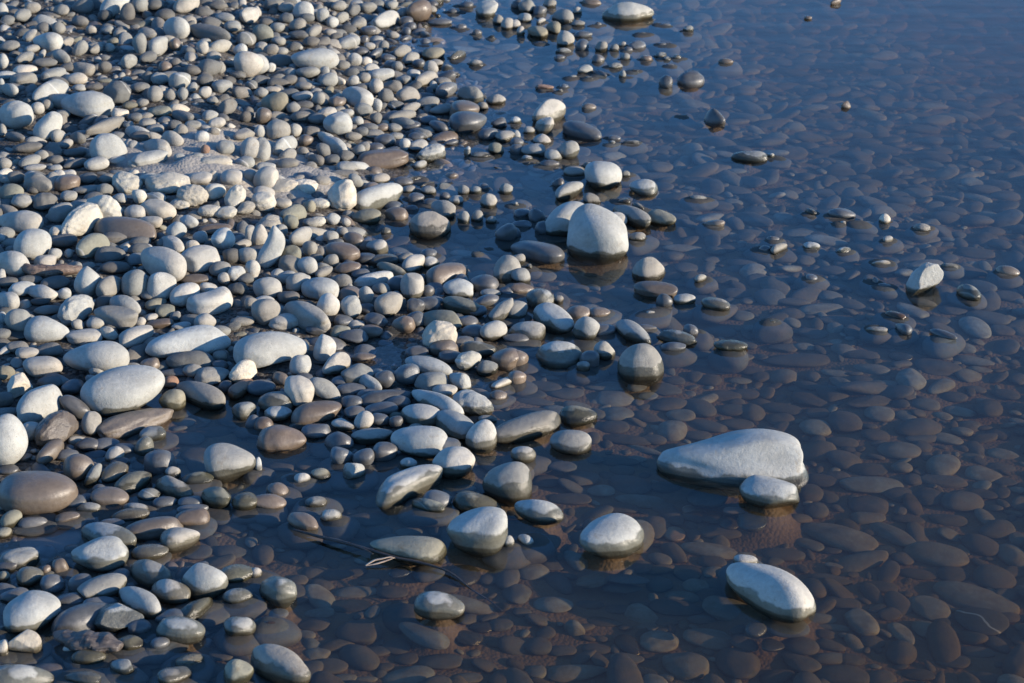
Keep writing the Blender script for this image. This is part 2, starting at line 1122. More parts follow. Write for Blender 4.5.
435 95 112 46 -20 W @whitebehind
190 115 135 52 0 D s
75 185 85 38 0 G
45 30 46 32 20 O
15 85 35 22 0 O
610 60 116 40 5 B @browncigar
770 22 70 36 5 B
720 105 80 44 5 G @greydrum
600 165 76 32 0 G
240 215 34 30 0 B
185 232 22 20 0 B
120 255 55 38 0 G
210 285 50 36 0 D
12 258 28 24 0 O
605 245 86 50 -25 G @greyslope
685 315 80 48 -20 W @whiteloafb
820 275 94 68 -15 W @creased
950 248 76 38 5 O
950 335 62 32 0 G
410 300 100 48 8 G @saddle
320 285 50 38 0 D
120 398 116 74 10 W @shadedegg
330 420 126 56 12 D @shadowlog
475 425 102 58 0 W j @twotone
560 360 96 50 -35 W
790 385 82 36 28 O
725 472 94 54 -12 W @creamstained
960 462 65 40 0 G
100 525 68 50 0 T j @creamcube
520 525 55 32 0 O
280 545 30 16 0 T
355 580 70 32 -5 O
10 550 40 25 90 W
70 660 140 56 -5 W @cornerwhite
330 665 76 30 -15 G
490 620 52 32 -20 G
760 595 60 28 5 T t @sparkle
700 655 70 36 10 G
880 570 60 32 0 U
955 640 62 55 0 O
870 420 90 40 20 U
270 22 50 22 0 B
520 12 80 28 0 G
790 165 60 30 0 U
920 160 70 30 0 U
640 525 40 25 0 D
590 610 60 30 0 U
930 60 60 30 0 U
450 45 50 20 0 D
130 40 60 24 0 D
30 215 44 20 0 D
60 330 60 26 0 D
280 350 60 26 0 D
480 250 40 24 0 D
400 365 70 26 0 D
680 420 60 30 0 D
560 460 50 30 0 D
600 560 60 24 0 U
180 590 80 30 0 B s
440 650 50 24 0 U
830 640 60 30 0 U
560 650 50 26 0 U
900 520 60 24 0 U
980 560 50 26 0 U
1000 400 40 30 0 U
T 256 512
885 82 124 92 0 W p0.0 @capstone
1012 118 22 26 0 W
605 147 152 54 -5 O @olivelong
735 375 102 52 -8 W @palewetegg
85 310 76 52 -25 W @halfwetegg
0 245 26 24 0 W
100 612 132 66 -30 G @bottomegg
410 485 95 52 0 U
415 580 86 54 -25 U @quartzsub
245 565 55 26 0 V
610 655 106 45 5 V
375 375 96 28 0 O s
400 322 86 25 0 V
575 240 46 26 10 O s
835 255 66 48 0 O s
690 245 66 38 0 U
545 320 65 28 -5 U
670 490 108 45 -20 V
840 505 66 32 -8 O s
740 600 90 35 0 U
618 80 62 22 0 V
720 65 40 40 0 U
190 40 62 34 -20 B @browntwigend
300 15 45 25 0 T
85 80 75 22 0 U
110 120 92 28 0 U
30 170 48 45 0 U
160 275 50 25 0 U
260 290 50 25 -15 U
250 405 65 22 0 V
195 490 45 20 -10 V
90 405 40 22 0 V
55 448 34 12 -5 R
350 665 55 22 0 V
440 670 50 15 0 V
460 280 50 22 0 O s
750 305 60 25 0 U
980 450 50 28 0 U
990 665 60 40 0 U
210 200 40 20 40 U
140 180 60 30 0 U
330 250 70 24 0 U
240 240 60 26 0 U
560 540 60 34 0 U
600 590 50 26 0 U
710 450 60 22 0 V
900 460 50 24 0 O s
930 270 40 24 0 U
850 665 60 24 0 V
480 560 60 24 0 U
300 620 70 34 0 U
230 450 70 30 0 U
20 390 50 30 0 U
0 470 40 34 0 U
490 80 60 24 0 U
400 240 50 22 0 U
T 512 512
395 102 138 80 12 W @loneegg
55 112 32 22 -20 W
75 235 75 42 -5 V
325 272 76 32 10 T t s @tantip
935 195 50 24 5 W
1030 305 190 88 -18 W @rightegg
165 370 82 38 0 V
255 195 60 34 -35 V
190 280 68 40 -30 U
150 210 62 30 -10 U
370 440 76 22 -3 T s
250 470 44 34 -40 V
465 535 60 38 -30 O s
590 520 80 48 0 V
520 410 72 38 -12 V
655 385 112 36 -3 U
875 395 124 52 -10 V @greysub
790 510 108 45 -3 V
975 470 42 30 10 T s
690 615 102 60 -5 V
905 610 92 75 -10 U
525 640 62 25 -8 O s
260 640 124 38 4 V @logsub
105 535 56 40 0 U
540 462 45 20 0 V
680 340 72 25 0 V
700 245 58 36 0 O s
590 190 50 30 -15 V
500 220 60 28 0 U
460 270 90 22 -3 U
440 305 80 20 0 U
590 290 56 35 0 U
570 60 68 50 0 U
790 155 118 32 -5 V
650 90 45 35 0 B s
730 15 50 30 0 O s
800 25 46 25 0 O s
870 40 46 30 0 O s
960 40 60 40 0 O s
650 165 58 36 -35 U
40 400 40 20 0 U
20 330 60 45 0 U
30 655 45 25 0 U
95 640 45 28 0 V
30 180 36 20 0 V
430 30 60 26 0 U
740 290 60 30 0 V
760 430 60 20 0 U
340 550 60 24 0 U
200 555 60 24 0 U
620 440 50 20 0 U
460 590 70 26 0 V
930 525 60 30 -10 U
830 80 90 30 0 U
300 370 70 20 0 U
430 390 60 22 0 U
800 200 60 26 0 U
830 290 60 28 0 U
T 768 512
285 97 158 56 -8 V @darksub
500 90 102 36 -20 V
455 155 56 26 5 O s
165 132 62 25 -10 V
675 172 130 50 -5 V @edgedsub
980 175 72 45 -18 V
900 262 92 56 -5 U @bluesub
740 250 66 36 0 U
835 347 175 56 -8 V @longgrey
645 387 92 48 -8 V
850 442 112 62 -5 U v @veined
635 470 66 38 -10 V
535 490 66 34 -32 V
370 442 80 50 -35 V
435 385 40 20 22 O s
205 425 70 26 3 V
300 365 76 28 0 U
75 460 92 48 -5 U
130 535 76 38 0 U
250 535 62 25 -8 U
245 585 70 26 5 V
120 600 88 42 -20 U
20 535 46 28 0 O s
230 490 42 22 0 U
260 462 70 15 0 V
300 650 112 45 0 U
140 660 52 25 0 O s
535 560 62 55 0 U
400 20 70 30 5 V
1000 110 44 30 -10 V
980 5 44 14 -5 O s
1000 600 60 80 0 U
490 410 50 30 0 U
600 650 70 26 0 U
880 660 60 25 0 U
740 600 70 30 0 U
60 170 90 28 0 U
250 270 90 24 0 U
100 330 60 24 0 U
600 250 80 24 0 U
420 520 50 30 0 U
330 590 60 26 0 U
450 300 70 26 0 U
720 30 80 24 0 U
560 30 70 22 0 U
960 420 50 26 0 U
840 560 70 24 0 U
"""
LABELS = """topleft|squat white stone at the top edge|squat white stone with shaded left face at the very top edge of the beach
whitewedge|white blunt stone|white blunt rounded-wedge stone standing out among dark gravel near the top
ovalsmall|pale upper egg stone|pale egg-shaped stone lying level among small gravel near the top left corner
darkslab|dark flat slab|dark flat slab leaning beside a tan stone high on the beach
purple|purplish dark boulder|purplish dark rounded boulder tucked behind the right end of the ring-stained white stone
stained|ring-stained white stone|long white stone with a grey ring stain on top, high on the beach
pitted|pitted white boulder|large pitted white boulder with dark spots at the left edge of the upper beach
oliveflat|flat olive stone|flat olive-brown stone lying alone in shaded gravel right of the purplish boulder
dome|dome-shaped white stone|dome-shaped white stone with a flat base just above the silty patch
roundwhite|round white stone|nearly round white stone with a flat bottom near the top of the beach
whitetall|big chalky stone|big chalky white stone just left of the facetted white block
facetted|facetted white block|long white block with flat facets, the widest stone near the top of the beach
shorewhite|white shore stone|white stone slanting up at the inlet where the upper waterline begins
farpeak|peaked white water stone|peaked white stone standing in water at the top edge with its mirror image below
darkpool|dark humped rock|dark humped wet rock sitting at the water edge right of the upper gravel
oliveround|rounded olive stone|rounded olive-grey stone in the gravel below the big chalky stone
whiteoval|clean white oval stone|clean white oval stone half in shade in the middle of the upper gravel
longbrown|long flat brown stone|long flat grey-brown stone lying level above the shallow inlet
crusty|crusted white stone|white stone with a crusted surface at the waterline above the inlet
whitepeg|little white peg|little white peg-like stone standing upright in the water
wetwedge|wet wedge stone|grey wet wedge stone pointing up out of the water near the upper shore
lens|wide lens-shaped boulder|wide lens-shaped pale boulder alone in far water near the top edge
browntip|brown tip in far water|tiny brown stone tip alone in the far blue water right of the dark pair
pairdark|dark leaning water stone|dark leaning stone with a bright sunlit end, bigger of a pair in far water
shoredome|big white shore dome|big white dome stone half shaded at the outer edge of the upper shore
whitepeak|white pointed stone|white pointed stone standing just in front of the big white shore dome
darkfin|dark fin-shaped stone|dark fin-shaped stone with sunlit nose lying in water right of the shore dome
triangle|dark triangular stone|dark triangular stone with a bright upper edge alone in the far water
flatlone|flat grey raft stone|flat grey stone barely breaking the surface alone in the open water
browncone|tiny brown cone|tiny brown cone tip sticking out of deep blue water at upper right
tanlong|long tan stone|long tan rough stone leaning up to the right on the left beach
brownlong|long brown stone|long brown stone lying level below the pale silty patch
siltrock|silt-covered rock|silt-covered lumpy rock in the middle of the sandy patch
whiteloaf|white loaf stone|white loaf-shaped stone near the left edge below the tan stone
whiteblock|rounded white block|rounded white block slanting down to the right on the middle beach
lobed|two-lobed white stone|white stone with two lobes lying level right of the rounded white block
shadedwhite|white corner stone|upright white stone with shaded left corner right of the driftwood stick
kidney|kidney-shaped white stone|kidney-shaped white stone dipping in the middle like a bean
specklewhite|speckled cream stone|speckled cream stone with grey flecks slanting up to the right
whiteegg|white egg stone|plain white egg-shaped stone left of the long white stone on the mid beach
longwhite|long white bar stone|long white stone lying level on the middle beach beside darker gravel
duskywhite|dusky white stone|dusky white rounded stone at the right end of the silty patch
crustblock|crust-topped stone|upright stone with a crusted top beside the long smooth white stone
whitelong|long smooth white stone|long smooth white stone slanting up to the right above the inlet
cone|cone-shaped inlet stone|cone-shaped grey stone with a wet rim standing in the shallow inlet
poolpebble|lone inlet pebble|single little pebble poking out of the inlet left of the cone-shaped stone
curved|curved white stone|curved white stone bent like a comma pointing up
brownegg|brown egg stone|brown wet egg-shaped stone at the left shore of the inlet
whitestick|slim white stone|slim white stone slanting up to the right in the shore gravel
brownhump|brown humped stone|brown humped wet stone on the lower shore of the inlet
whitecap|white-capped stone|white-capped rounded stone in front of the brown humped stone
wetridge|wet ridged stone|dark wet stone with a bright ridge at the lower edge of the inlet
whitehalf|half-lit white oval|white oval stone half in shade right of the speckled mid-beach gravel
greydiag|diagonal grey stone|big smooth grey stone lying diagonally down to the right
pinkcrust|pinkish crusted rock|pinkish crusted lumpy rock among smooth shore stones
olivebar|olive bar stone|olive-grey bar-shaped wet stone behind the pinkish crusted rock
stump|stump-like grey stone|stump-like grey stone with a pale top standing at the water edge
whiteknob|white knob stone|white knob-shaped stone standing in water behind the big egg boulder
whiteboat|small white boat-shaped stone|small white boat-shaped stone in the water right of the white knob stone
behindegg|white stone behind the egg|white stone partly hidden behind the big egg-shaped boulder
egg|big egg-shaped boulder|big egg-shaped white boulder standing in water with its reflection below
greyslant|slanting grey stone|grey stone slanting down to the right behind the big egg-shaped boulder
darkseal|seal-like dark stone|long dark seal-like stone lying in the water left of the egg boulder
greydome|grey dome in water|grey dome with a pale right side in front of the egg boulder
whitebean|smooth white bean|smooth white bean-shaped stone lying at the shore edge below the egg boulder
jagged|jagged white rock|jagged bright white rock standing alone in open water with its reflection
darkleaf|dark leaf-shaped tip|dark leaf-shaped stone tip in open water upper left of the jagged white rock
brownedge|brown tip near the edge|brown flat stone tip by the picture edge right of the jagged white rock
greyside|grey stone beside the jagged rock|grey pyramid stone in water just right of the jagged white rock
redtip|reddish tip|small reddish stone tip in the water below the jagged white rock
whitedisc|broad white disc|broad white disc-like stone behind the big white dome stone on the left
whitedome|big white dome stone|biggest white dome stone on the left beach, smooth and oval, above a brown slab
tanblock|tan angular block|tan angular block of stone near the left edge
whiteslant|white slanting stone|white rounded-wedge stone slanting up to the right left of the big white dome
whiteleft|big white edge stone|big white stone cut by the left edge of the picture
brownrock|lumpy brown rock|lumpy brown rock with a white vein below the white slanting stone
darkbar|dark bar stone|dark bar-shaped stone below the long white bar stone
slantgrey|slanting flat grey stone|flat grey stone slanting down into the still pool
reddish|reddish brown stone|reddish brown stone at the edge of the still pool
brownslab|brown slab under the dome|brown wet slab with pale vein lying in front of the big white dome
whitepool|small white pool stone|small white stone slanting up at the left end of the still pool
poolrock|two-tone pool rock|rounded rock with lit grey right half sitting in the still pool
oliveloaf|big brown loaf|big brown-grey loaf-shaped stone at the left edge, flat and smooth
whitewhale|big white whale-backed stone|big white whale-backed stone with faint pits in the middle beach
whiteball|white ball stone|round white ball-like stone in the gravel right of the still pool
brownloaf|brown loaf stone|brown wet loaf-shaped stone below the white ball stone
rimstone|brown stone with wet rim|brown oval stone with a bright wet rim in the still pool
greylog|grey log-like stone|grey log-like stone in shade left of the white barrel
whitebarrel|white barrel stone|white barrel-shaped stone with a rough dark right end
whitebar|white bar|long white bar-shaped stone slanting down to the right above the white barrel
lacedwhite|dark-laced white stone|white stone with dark lace-like marks on its right end
whitecube|white cube-like stone|white cube-like upright stone right of the white barrel
wetringed|white stone with dark ring|white oval stone with a dark wet ring around its base
whitebanana|white sausage-shaped stone|white sausage-shaped stone slanting up to the right at the shore edge
anglewhite|angular white-edged stone|small angular stone with white edges in the dark pool
whiteplank|white plank-like stone|white plank-like stone lying level in the upper centre gravel
greyhalf|half-shaded grey dome|half-shaded grey dome at the shore edge just right of the sausage stone
olivewedge|olive wedge stone|olive-white wedge stone in front of the half-shaded grey dome
brownflat|flat brown pool stone|flat brown stone at the lower end of the still pool
whitesplit|white stone on wet base|white stone with flat bright top and dark wet base at the shore
greyhood|grey hooded stone|large grey hood-shaped stone rising from shallow water
oliveraft|olive raft stone|flat olive stone floating-like on the water surface right of the shore
greybone|grey bone-like stone|long grey bone-like stone with a bright knob end in the water
greyloaf|grey loaf in water|grey loaf-shaped stone in water beside the bone-like stone
palewet|pale wet stone|pale wet oval stone in water right of the half-shaded grey dome
roundsub|round drowned stone|round grey stone under water above the big white wedge boulder
wedge|big white wedge boulder|largest boulder in the water, white wedge shape higher at its right end
wedgefront|stone against the wedge boulder|small half-lit stone resting in water against the white wedge boulder
palesub|pale drowned stone|pale rounded stone under water, brightest drowned one in the right-hand shallows
roundgrey|lit drowned oval|bluish grey drowned oval stone in the right shallows beyond the wedge boulder
longsub|long drowned spindle|long pale drowned spindle-shaped stone right of the white wedge boulder
whitebun|white bun stone|white bun-shaped stone with dark shaded base in the lower left
whitebehind|white stone behind the bun|white slanting stone directly behind the white bun stone
browncigar|brown cigar stone|brown flat cigar-shaped stone right of the white bun stone
greydrum|grey drum stone|grey drum-shaped wet stone with a pale lit right end
greyslope|grey sloping stone|grey sloping stone touching the white loaf at lower left
whiteloafb|low white loaf|white lit stone touching the lower end of the grey sloping stone
creased|creased white stone|white rounded stone with a dark crease on its face
saddle|saddle-shaped stone|saddle-shaped pale stone dipping in the middle below the white bun
shadedegg|half-shaded white egg|white egg-shaped stone, left half in shade, near the lower left edge
shadowlog|dark shadowed log-stone|long dark stone in shadow between the white egg and two-tone stone
twotone|two-tone broken stone|white and tan two-tone stone with a broken face above the dark wood
creamstained|cream-stained stone|white stone with a yellowish cream-stained end in the lower left
creamcube|cream cube stone|cream cube-like stone with a dark mark near the lower left corner
cornerwhite|white corner slab|white slab-like stone cut by the lower left corner
sparkle|sparkling wet stone|rough wet sparkling stone near the lower left edge of the water
capstone|wide white cap stone|wide white domed stone with a wet rim and a small white stone at its right
olivelong|long olive half-lit stone|long olive stone under the twig with its right end sunlit
palewetegg|pale egg awash|pale egg-shaped stone awash in the water below the twig
halfwetegg|half-wet egg stone|half-wet grey egg stone with a bright spot left of the twig
bottomegg|grey egg at the bottom|large grey egg stone slanting down to the right at the bottom edge
quartzsub|quartz-lined drowned stone|drowned angular stone with white quartz lines near the bottom edge
browntwigend|brown stone under the twig end|brown pointed stone at the left end of the twig
loneegg|lone white egg|white egg-shaped stone alone in the water right of the cap stone
tantip|tan chipped stone|pale tan chipped stone just under the water surface below the lone white egg
rightegg|white slanting water egg|white egg-shaped stone slanting down to the right in the lower right water
greysub|big drowned grey stone|big drowned grey stone just in front of the white slanting water egg
logsub|drowned log-like stone|drowned log-like stone with a rounded right end at the bottom edge
darksub|long dark drowned stone|long dark drowned stone below the wedge boulder in the right shallows
edgedsub|light-edged drowned stone|drowned flat stone with a light upper edge near the right side
bluesub|bluish drowned stone|bluish drowned rounded stone at the right edge of the picture
longgrey|long grey drowned stone|long grey drowned stone near the right edge behind the veined one
veined|white-veined drowned stone|drowned stone crossed by white veins in the lower right corner
gapsub|thin drowned sliver|long thin drowned stone in the dark water just left of the white wedge boulder
"""

scene = bpy.context.scene
COL = scene.collection
R = math.radians
W, H = 1024, 683
LENS = 72.0
F = LENS / 36.0 * W
PITCH = R(25.0)
CAM = np.array([0.0, 0.0, 1.6])
RIGHT = np.array([1.0, 0, 0])
FWD = np.array([0, math.cos(PITCH), -math.sin(PITCH)])
UP = np.array([0, math.sin(PITCH), math.cos(PITCH)])

def ray(px, py):
    d = FWD + RIGHT * ((px - W / 2) / F) + UP * ((H / 2 - py) / F)
    return d / np.linalg.norm(d)

def at_z(px, py, z):
    d = ray(px, py)
    return CAM + d * ((z - CAM[2]) / d[2])

def uv_of(x, y):
    """ground point (at water level) -> survey coordinates; numpy arrays"""
    y = np.maximum(y, 1.2)
    dx, dy, dz = x, y, -CAM[2]
    zc = dy * FWD[1] + dz * FWD[2]
    u = W / 2 + F * dx / zc
    v = H / 2 - F * (dy * UP[1] + dz * UP[2]) / zc
    return u, v

# ------------------------------------------------------------------ stones table
class St: pass
stones = []
x0 = y0 = 0.0
for line in DATA.strip().splitlines():
    t = line.split()
    if t[0] == 'T' and len(t) == 3:
        x0, y0 = float(t[1]), float(t[2]); continue
    s = St()
    s.px = x0 + float(t[0]) / 4; s.py = y0 + float(t[1]) / 4
    s.a = float(t[2]) / 4; s.b = float(t[3]) / 4
    s.ang = R(float(t[4])); s.c = t[5]
    s.rough = s.jag = s.sub = s.vein = s.wedge = False
    s.bend = 0.0; s.id = None; s.peak = 0.0
    for f in t[6:]:
        if f == 't': s.rough = True
        elif f == 'j': s.jag = True
        elif f == 's': s.sub = True
        elif f == 'v': s.vein = True
        elif f == 'f': s.wedge = True
        elif f[0] == 'p': s.peak = float(f[1:])
        elif f[0] == 'k': s.bend = float(f[1:])
        elif f[0] == '@': s.id = f[1:]
    if s.c in 'UV': s.sub = True
    s.n = len(stones)
    stones.append(s)

# ------------------------------------------------------------------ terrain
CTRL = [(0,-120,.16),(200,-120,.13),(350,-120,.05),(450,-120,-.02),(700,-120,-.09),(1024,-120,-.16),(-200,100,.14),(-200,350,.06),(-200,600,.0),
(0,0,.13),(150,0,.12),(300,0,.08),(380,10,.03),(430,28,-.015),(500,45,-.02),(560,15,-.03),(600,60,-.03),(405,35,-.01),(480,90,-.012),(450,60,-.01),
(0,100,.11),(150,100,.09),(300,100,.055),(400,100,.02),(455,110,.0),(520,150,-.012),(440,170,-.008),
(0,200,.09),(100,200,.075),(200,190,.075),(280,200,.04),(330,215,.015),(400,240,-.018),(440,245,-.028),(490,240,-.028),(540,215,-.018),(600,250,-.04),
(0,280,.065),(100,280,.055),(200,280,.045),(280,290,.03),(340,300,.018),(420,290,.004),(480,310,.0),(560,330,-.012),(620,350,-.035),
(0,350,.04),(100,350,.03),(200,350,.02),(280,350,.014),(365,352,-.008),(440,395,.006),(500,420,-.01),(560,450,-.04),
(0,430,.02),(60,430,.008),(130,425,-.006),(200,438,-.03),(240,445,-.03),(300,430,.0),(285,470,-.03),(345,480,-.03),(420,450,.002),(470,470,-.018),
(360,420,.004),(330,390,.004),(0,500,.0),(80,500,-.008),(150,500,-.014),(220,510,-.022),(330,520,-.04),(420,520,-.032),(500,540,-.045),
(0,580,-.004),(100,580,-.008),(180,590,-.014),(240,620,-.03),(320,600,-.052),(420,620,-.06),
(0,683,-.01),(100,683,-.018),(200,683,-.03),(300,683,-.058),(500,683,-.072),
(600,450,-.055),(700,500,-.065),(800,400,-.065),(880,345,-.03),(1000,400,-.062),(1000,600,-.08),(800,620,-.075),(650,620,-.07),(1024,683,-.08),
(850,250,-.022),(750,200,-.026),(700,100,-.040),(900,100,-.060),(1024,200,-.040),(920,290,-.024),(790,260,-.024),(1024,0,-.14),(800,0,-.09),(650,0,-.04),
(1300,300,-.10),(1300,650,-.11),(700,850,-.10),(200,850,-.04),(1300,0,-.12)]
CT = np.array(CTRL, float)
CT[:, 2] = np.where(CT[:, 2] < 0, CT[:, 2] * .85, CT[:, 2])
def shepard(u, v, P, sig):
    d2 = ((u[..., None] - P[:, 0]) ** 2 + 1.6 * (v[..., None] - P[:, 1]) ** 2) / (2 * sig * sig)
    d2m = d2.min(axis=-1, keepdims=True)
    w = np.exp(-(d2 - d2m)) * P[:, 3]
    return (w * P[:, 2]).sum(-1) / w.sum(-1)
P0 = np.c_[CT, np.ones(len(CT))]
extra = []
for s in stones:
    if s.sub:
        z = float(shepard(np.array([s.px]), np.array([s.py]), P0, 42.0)[0])
        extra.append((s.px, s.py, min(z, -.022), .35))
P1 = np.vstack([P0, np.array(extra)])
def ground_z(x, y):
    x = np.atleast_1d(np.asarray(x, float)); y = np.atleast_1d(np.asarray(y, float))
    u, v = uv_of(x, y)
    u = np.clip(u, -320, 1350); v = np.clip(v, -160, 880)
    out = np.empty_like(u)
    for i in range(0, len(u), 4000):
        out[i:i + 4000] = shepard(u[i:i + 4000], v[i:i + 4000], P1, 34.0)
    return out
base_z = ground_z
MOUNDS = []
def ground_z(x, y):
    z = base_z(x, y)
    x = np.atleast_1d(np.asarray(x, float)); y = np.atleast_1d(np.asarray(y, float))
    for mx_, my_, top, sg in MOUNDS:
        d2 = (x - mx_) ** 2 + (y - my_) ** 2
        k = d2 < (3.2 * sg) ** 2
        if k.any():
            e = np.exp(-d2[k] / (2 * sg * sg))
            z[k] = np.maximum(z[k], z[k] + (top - z[k]) * e)
    return z
def gz(x, y): return float(ground_z(x, y)[0])

# ------------------------------------------------------------------ materials
def new_mat(name):
    m = bpy.data.materials.new(name); m.use_nodes = True
    nt = m.node_tree; nt.nodes.clear()
    return m, nt
def N(nt, typ, **kw):
    n = nt.nodes.new(typ)
    for k, v in kw.items():
        if k.startswith('i_'):
            n.inputs[int(k[2:]) if k[2:].isdigit() else k[2:].replace('_', ' ')].default_value = v
        else: setattr(n, k, v)
    return n
def math_node(nt, op, a, b=None, clamp=False):
    n = nt.nodes.new('ShaderNodeMath'); n.operation = op; n.use_clamp = clamp
    for i, x in enumerate((a, b)):
        if x is None: continue
        if isinstance(x, (int, float)): n.inputs[i].default_value = x
        else: nt.links.new(x, n.inputs[i])
    return n.outputs[0]
def maprange(nt, val, a, b, c, d, smooth=False):
    n = nt.nodes.new('ShaderNodeMapRange'); n.clamp = True
    if smooth: n.interpolation_type = 'SMOOTHSTEP'
    nt.links.new(val, n.inputs[0])
    for i, x in enumerate((a, b, c, d)): n.inputs[i + 1].default_value = x
    return n.outputs[0]
def mixc(nt, fac, a, b, mode='MIX'):
    n = nt.nodes.new('ShaderNodeMix'); n.data_type = 'RGBA'; n.blend_type = mode
    if isinstance(fac, (int, float)): n.inputs[0].default_value = fac
    else: nt.links.new(fac, n.inputs[0])
    for i, x in ((6, a), (7, b)):
        if isinstance(x, tuple): n.inputs[i].default_value = (*x, 1)
        else: nt.links.new(x, n.inputs[i])
    return n.outputs[2]

def stone_material(name, col, wet=False, drowned=False, rough_surface=False, veins=False, silt=0.0, tint=(1.0, .945, .86)):
    m, nt = new_mat(name); L = nt.links.new
    geo = N(nt, 'ShaderNodeNewGeometry')
    tone = N(nt, 'ShaderNodeAttribute', attribute_name='tone').outputs['Fac']
    off = math_node(nt, 'MULTIPLY', tone, 41.0)
    vadd = nt.nodes.new('ShaderNodeVectorMath'); vadd.operation = 'ADD'
    L(geo.outputs['Position'], vadd.inputs[0])
    comb = nt.nodes.new('ShaderNodeCombineXYZ'); L(off, comb.inputs[0]); L(off, comb.inputs[2]); L(comb.outputs[0], vadd.inputs[1])
    P = vadd.outputs[0]
    def noi(scale, detail=4, rough=.55):
        n = N(nt, 'ShaderNodeTexNoise'); n.inputs['Scale'].default_value = scale
        n.inputs['Detail'].default_value = detail; n.inputs['Roughness'].default_value = rough
        L(P, n.inputs['Vector']); return n.outputs['Fac']
    big = noi(22, 3); mid = noi(120, 5, .65); fine = noi(700, 3, .7)
    # tone per stone
    val = maprange(nt, tone, 0, 1, .62, 1.28)
    v2 = maprange(nt, big, .3, .7, .82, 1.12)
    v3 = maprange(nt, mid, .25, .75, .83, 1.10)
    v4 = maprange(nt, fine, .3, .7, .90, 1.08)
    k = math_node(nt, 'MULTIPLY', math_node(nt, 'MULTIPLY', val, v2), math_node(nt, 'MULTIPLY', v3, v4))
    # hue drift per stone and stains
    hue = N(nt, 'ShaderNodeTexWhiteNoise', noise_dimensions='1D'); L(off, hue.inputs['W'])
    warm = tuple(c * t for c, t in zip(col, tint)); cool = tuple(c * t for c, t in zip(col, (.93, .975, .97)))
    base = mixc(nt, hue.outputs['Value'], warm, cool)
    kk = nt.nodes.new('ShaderNodeCombineXYZ')
    for i in range(3): L(k, kk.inputs[i])
    base = mixc(nt, 1.0, base, kk.outputs[0], 'MULTIPLY')
    stain = maprange(nt, noi(36, 6, .75), .56, .72, 0, .7, True)
    base = mixc(nt, stain, base, tuple(c * f for c, f in zip(col, (.60, .52, .42))))
    # faint bedding bands on some stones
    bw = N(nt, 'ShaderNodeTexWave', wave_type='BANDS', bands_direction='Z'); bw.inputs['Scale'].default_value = 17
    bw.inputs['Distortion'].default_value = 5; bw.inputs['Detail'].default_value = 4; bw.inputs['Detail Scale'].default_value = .6; L(P, bw.inputs['Vector'])
    win = math_node(nt, 'MULTIPLY', maprange(nt, hue.outputs['Value'], .28, .33, 0, 1), maprange(nt, hue.outputs['Value'], .58, .63, 1, 0))
    bandf = math_node(nt, 'MULTIPLY', math_node(nt, 'MULTIPLY', maprange(nt, bw.outputs['Fac'], .35, .75, 0, 1), win), .24)
    base = mixc(nt, bandf, base, tuple(c * .55 for c in col))
    # pits / specks
    vor = N(nt, 'ShaderNodeTexVoronoi'); vor.inputs['Scale'].default_value = 260; L(P, vor.inputs['Vector'])
    spk = math_node(nt, 'MULTIPLY', maprange(nt, vor.outputs['Distance'], .10, .22, .7, 0), maprange(nt, noi(50, 2), .5, .62, 0, 1))
    base = mixc(nt, spk, base, tuple(c * .38 for c in col))
    if veins or not wet:
        wv = N(nt, 'ShaderNodeTexWave', wave_type='BANDS', bands_direction='DIAGONAL')
        wv.inputs['Scale'].default_value = 9 if veins else 5; wv.inputs['Distortion'].default_value = 3.5
        wv.inputs['Detail'].default_value = 3; wv.inputs['Detail Scale'].default_value = 1.2
        L(P, wv.inputs['Vector'])
        fac = maprange(nt, wv.outputs['Fac'], .975 if veins else .992, 1.0, 0, 1)
        fac = math_node(nt, 'MULTIPLY', fac, maprange(nt, hue.outputs['Value'], .0 if veins else .9, .1 if veins else .95, 0, .8 if veins else .5))
        base = mixc(nt, fac, base, (.30, .30, .28) if drowned else (.55, .53, .48))
    # tide mark: soaked dark below a slightly wavering level
    sep = nt.nodes.new('ShaderNodeSeparateXYZ'); L(geo.outputs['Position'], sep.inputs[0])
    lev = math_node(nt, 'ADD', sep.outputs['Z'], maprange(nt, noi(11, 2), .3, .7, -.004, .004))
    soak = maprange(nt, lev, .004, .009, 1, 0, True)
    damp_h = N(nt, 'ShaderNodeAttribute', attribute_name='damp').outputs['Fac']
    lev2 = math_node(nt, 'SUBTRACT', math_node(nt, 'ADD', lev, maprange(nt, noi(25, 3), .3, .7, -.006, .006)), damp_h)
    damp = maprange(nt, lev2, .004, .008, 1, 0, True)
    if not wet:
        base = mixc(nt, damp, base, mixc(nt, 1.0, base, (.38, .375, .335), 'MULTIPLY'))
        base = mixc(nt, soak, base, mixc(nt, 1.0, base, (.42, .40, .36), 'MULTIPLY'))
    if silt:
        sm = maprange(nt, noi(45, 4, .6), .35, .65, 0, silt)
        base = mixc(nt, sm, base, (.085, .066, .050))
    if drowned: rough = maprange(nt, mid, .3, .7, .75, .95)
    elif wet: rough = maprange(nt, mid, .3, .7, .30, .58)
    else:
        r0 = maprange(nt, mid, .3, .7, .72, .9)
        mx = nt.nodes.new('ShaderNodeMix'); mx.data_type = 'FLOAT'; L(damp, mx.inputs[0]); L(r0, mx.inputs[2]); mx.inputs[3].default_value = .22
        rough = mx.outputs[0]
    h = math_node(nt, 'ADD', math_node(nt, 'MULTIPLY', mid, .6), math_node(nt, 'MULTIPLY', fine, .22))
    if rough_surface: h = math_node(nt, 'ADD', math_node(nt, 'MULTIPLY', noi(75, 6, .75), 2.2), h)
    h = math_node(nt, 'SUBTRACT', h, math_node(nt, 'MULTIPLY', spk, .35))
    bmp = N(nt, 'ShaderNodeBump'); bmp.inputs['Strength'].default_value = .55 if not wet else .35
    bmp.inputs['Distance'].default_value = .004; L(h, bmp.inputs['Height'])
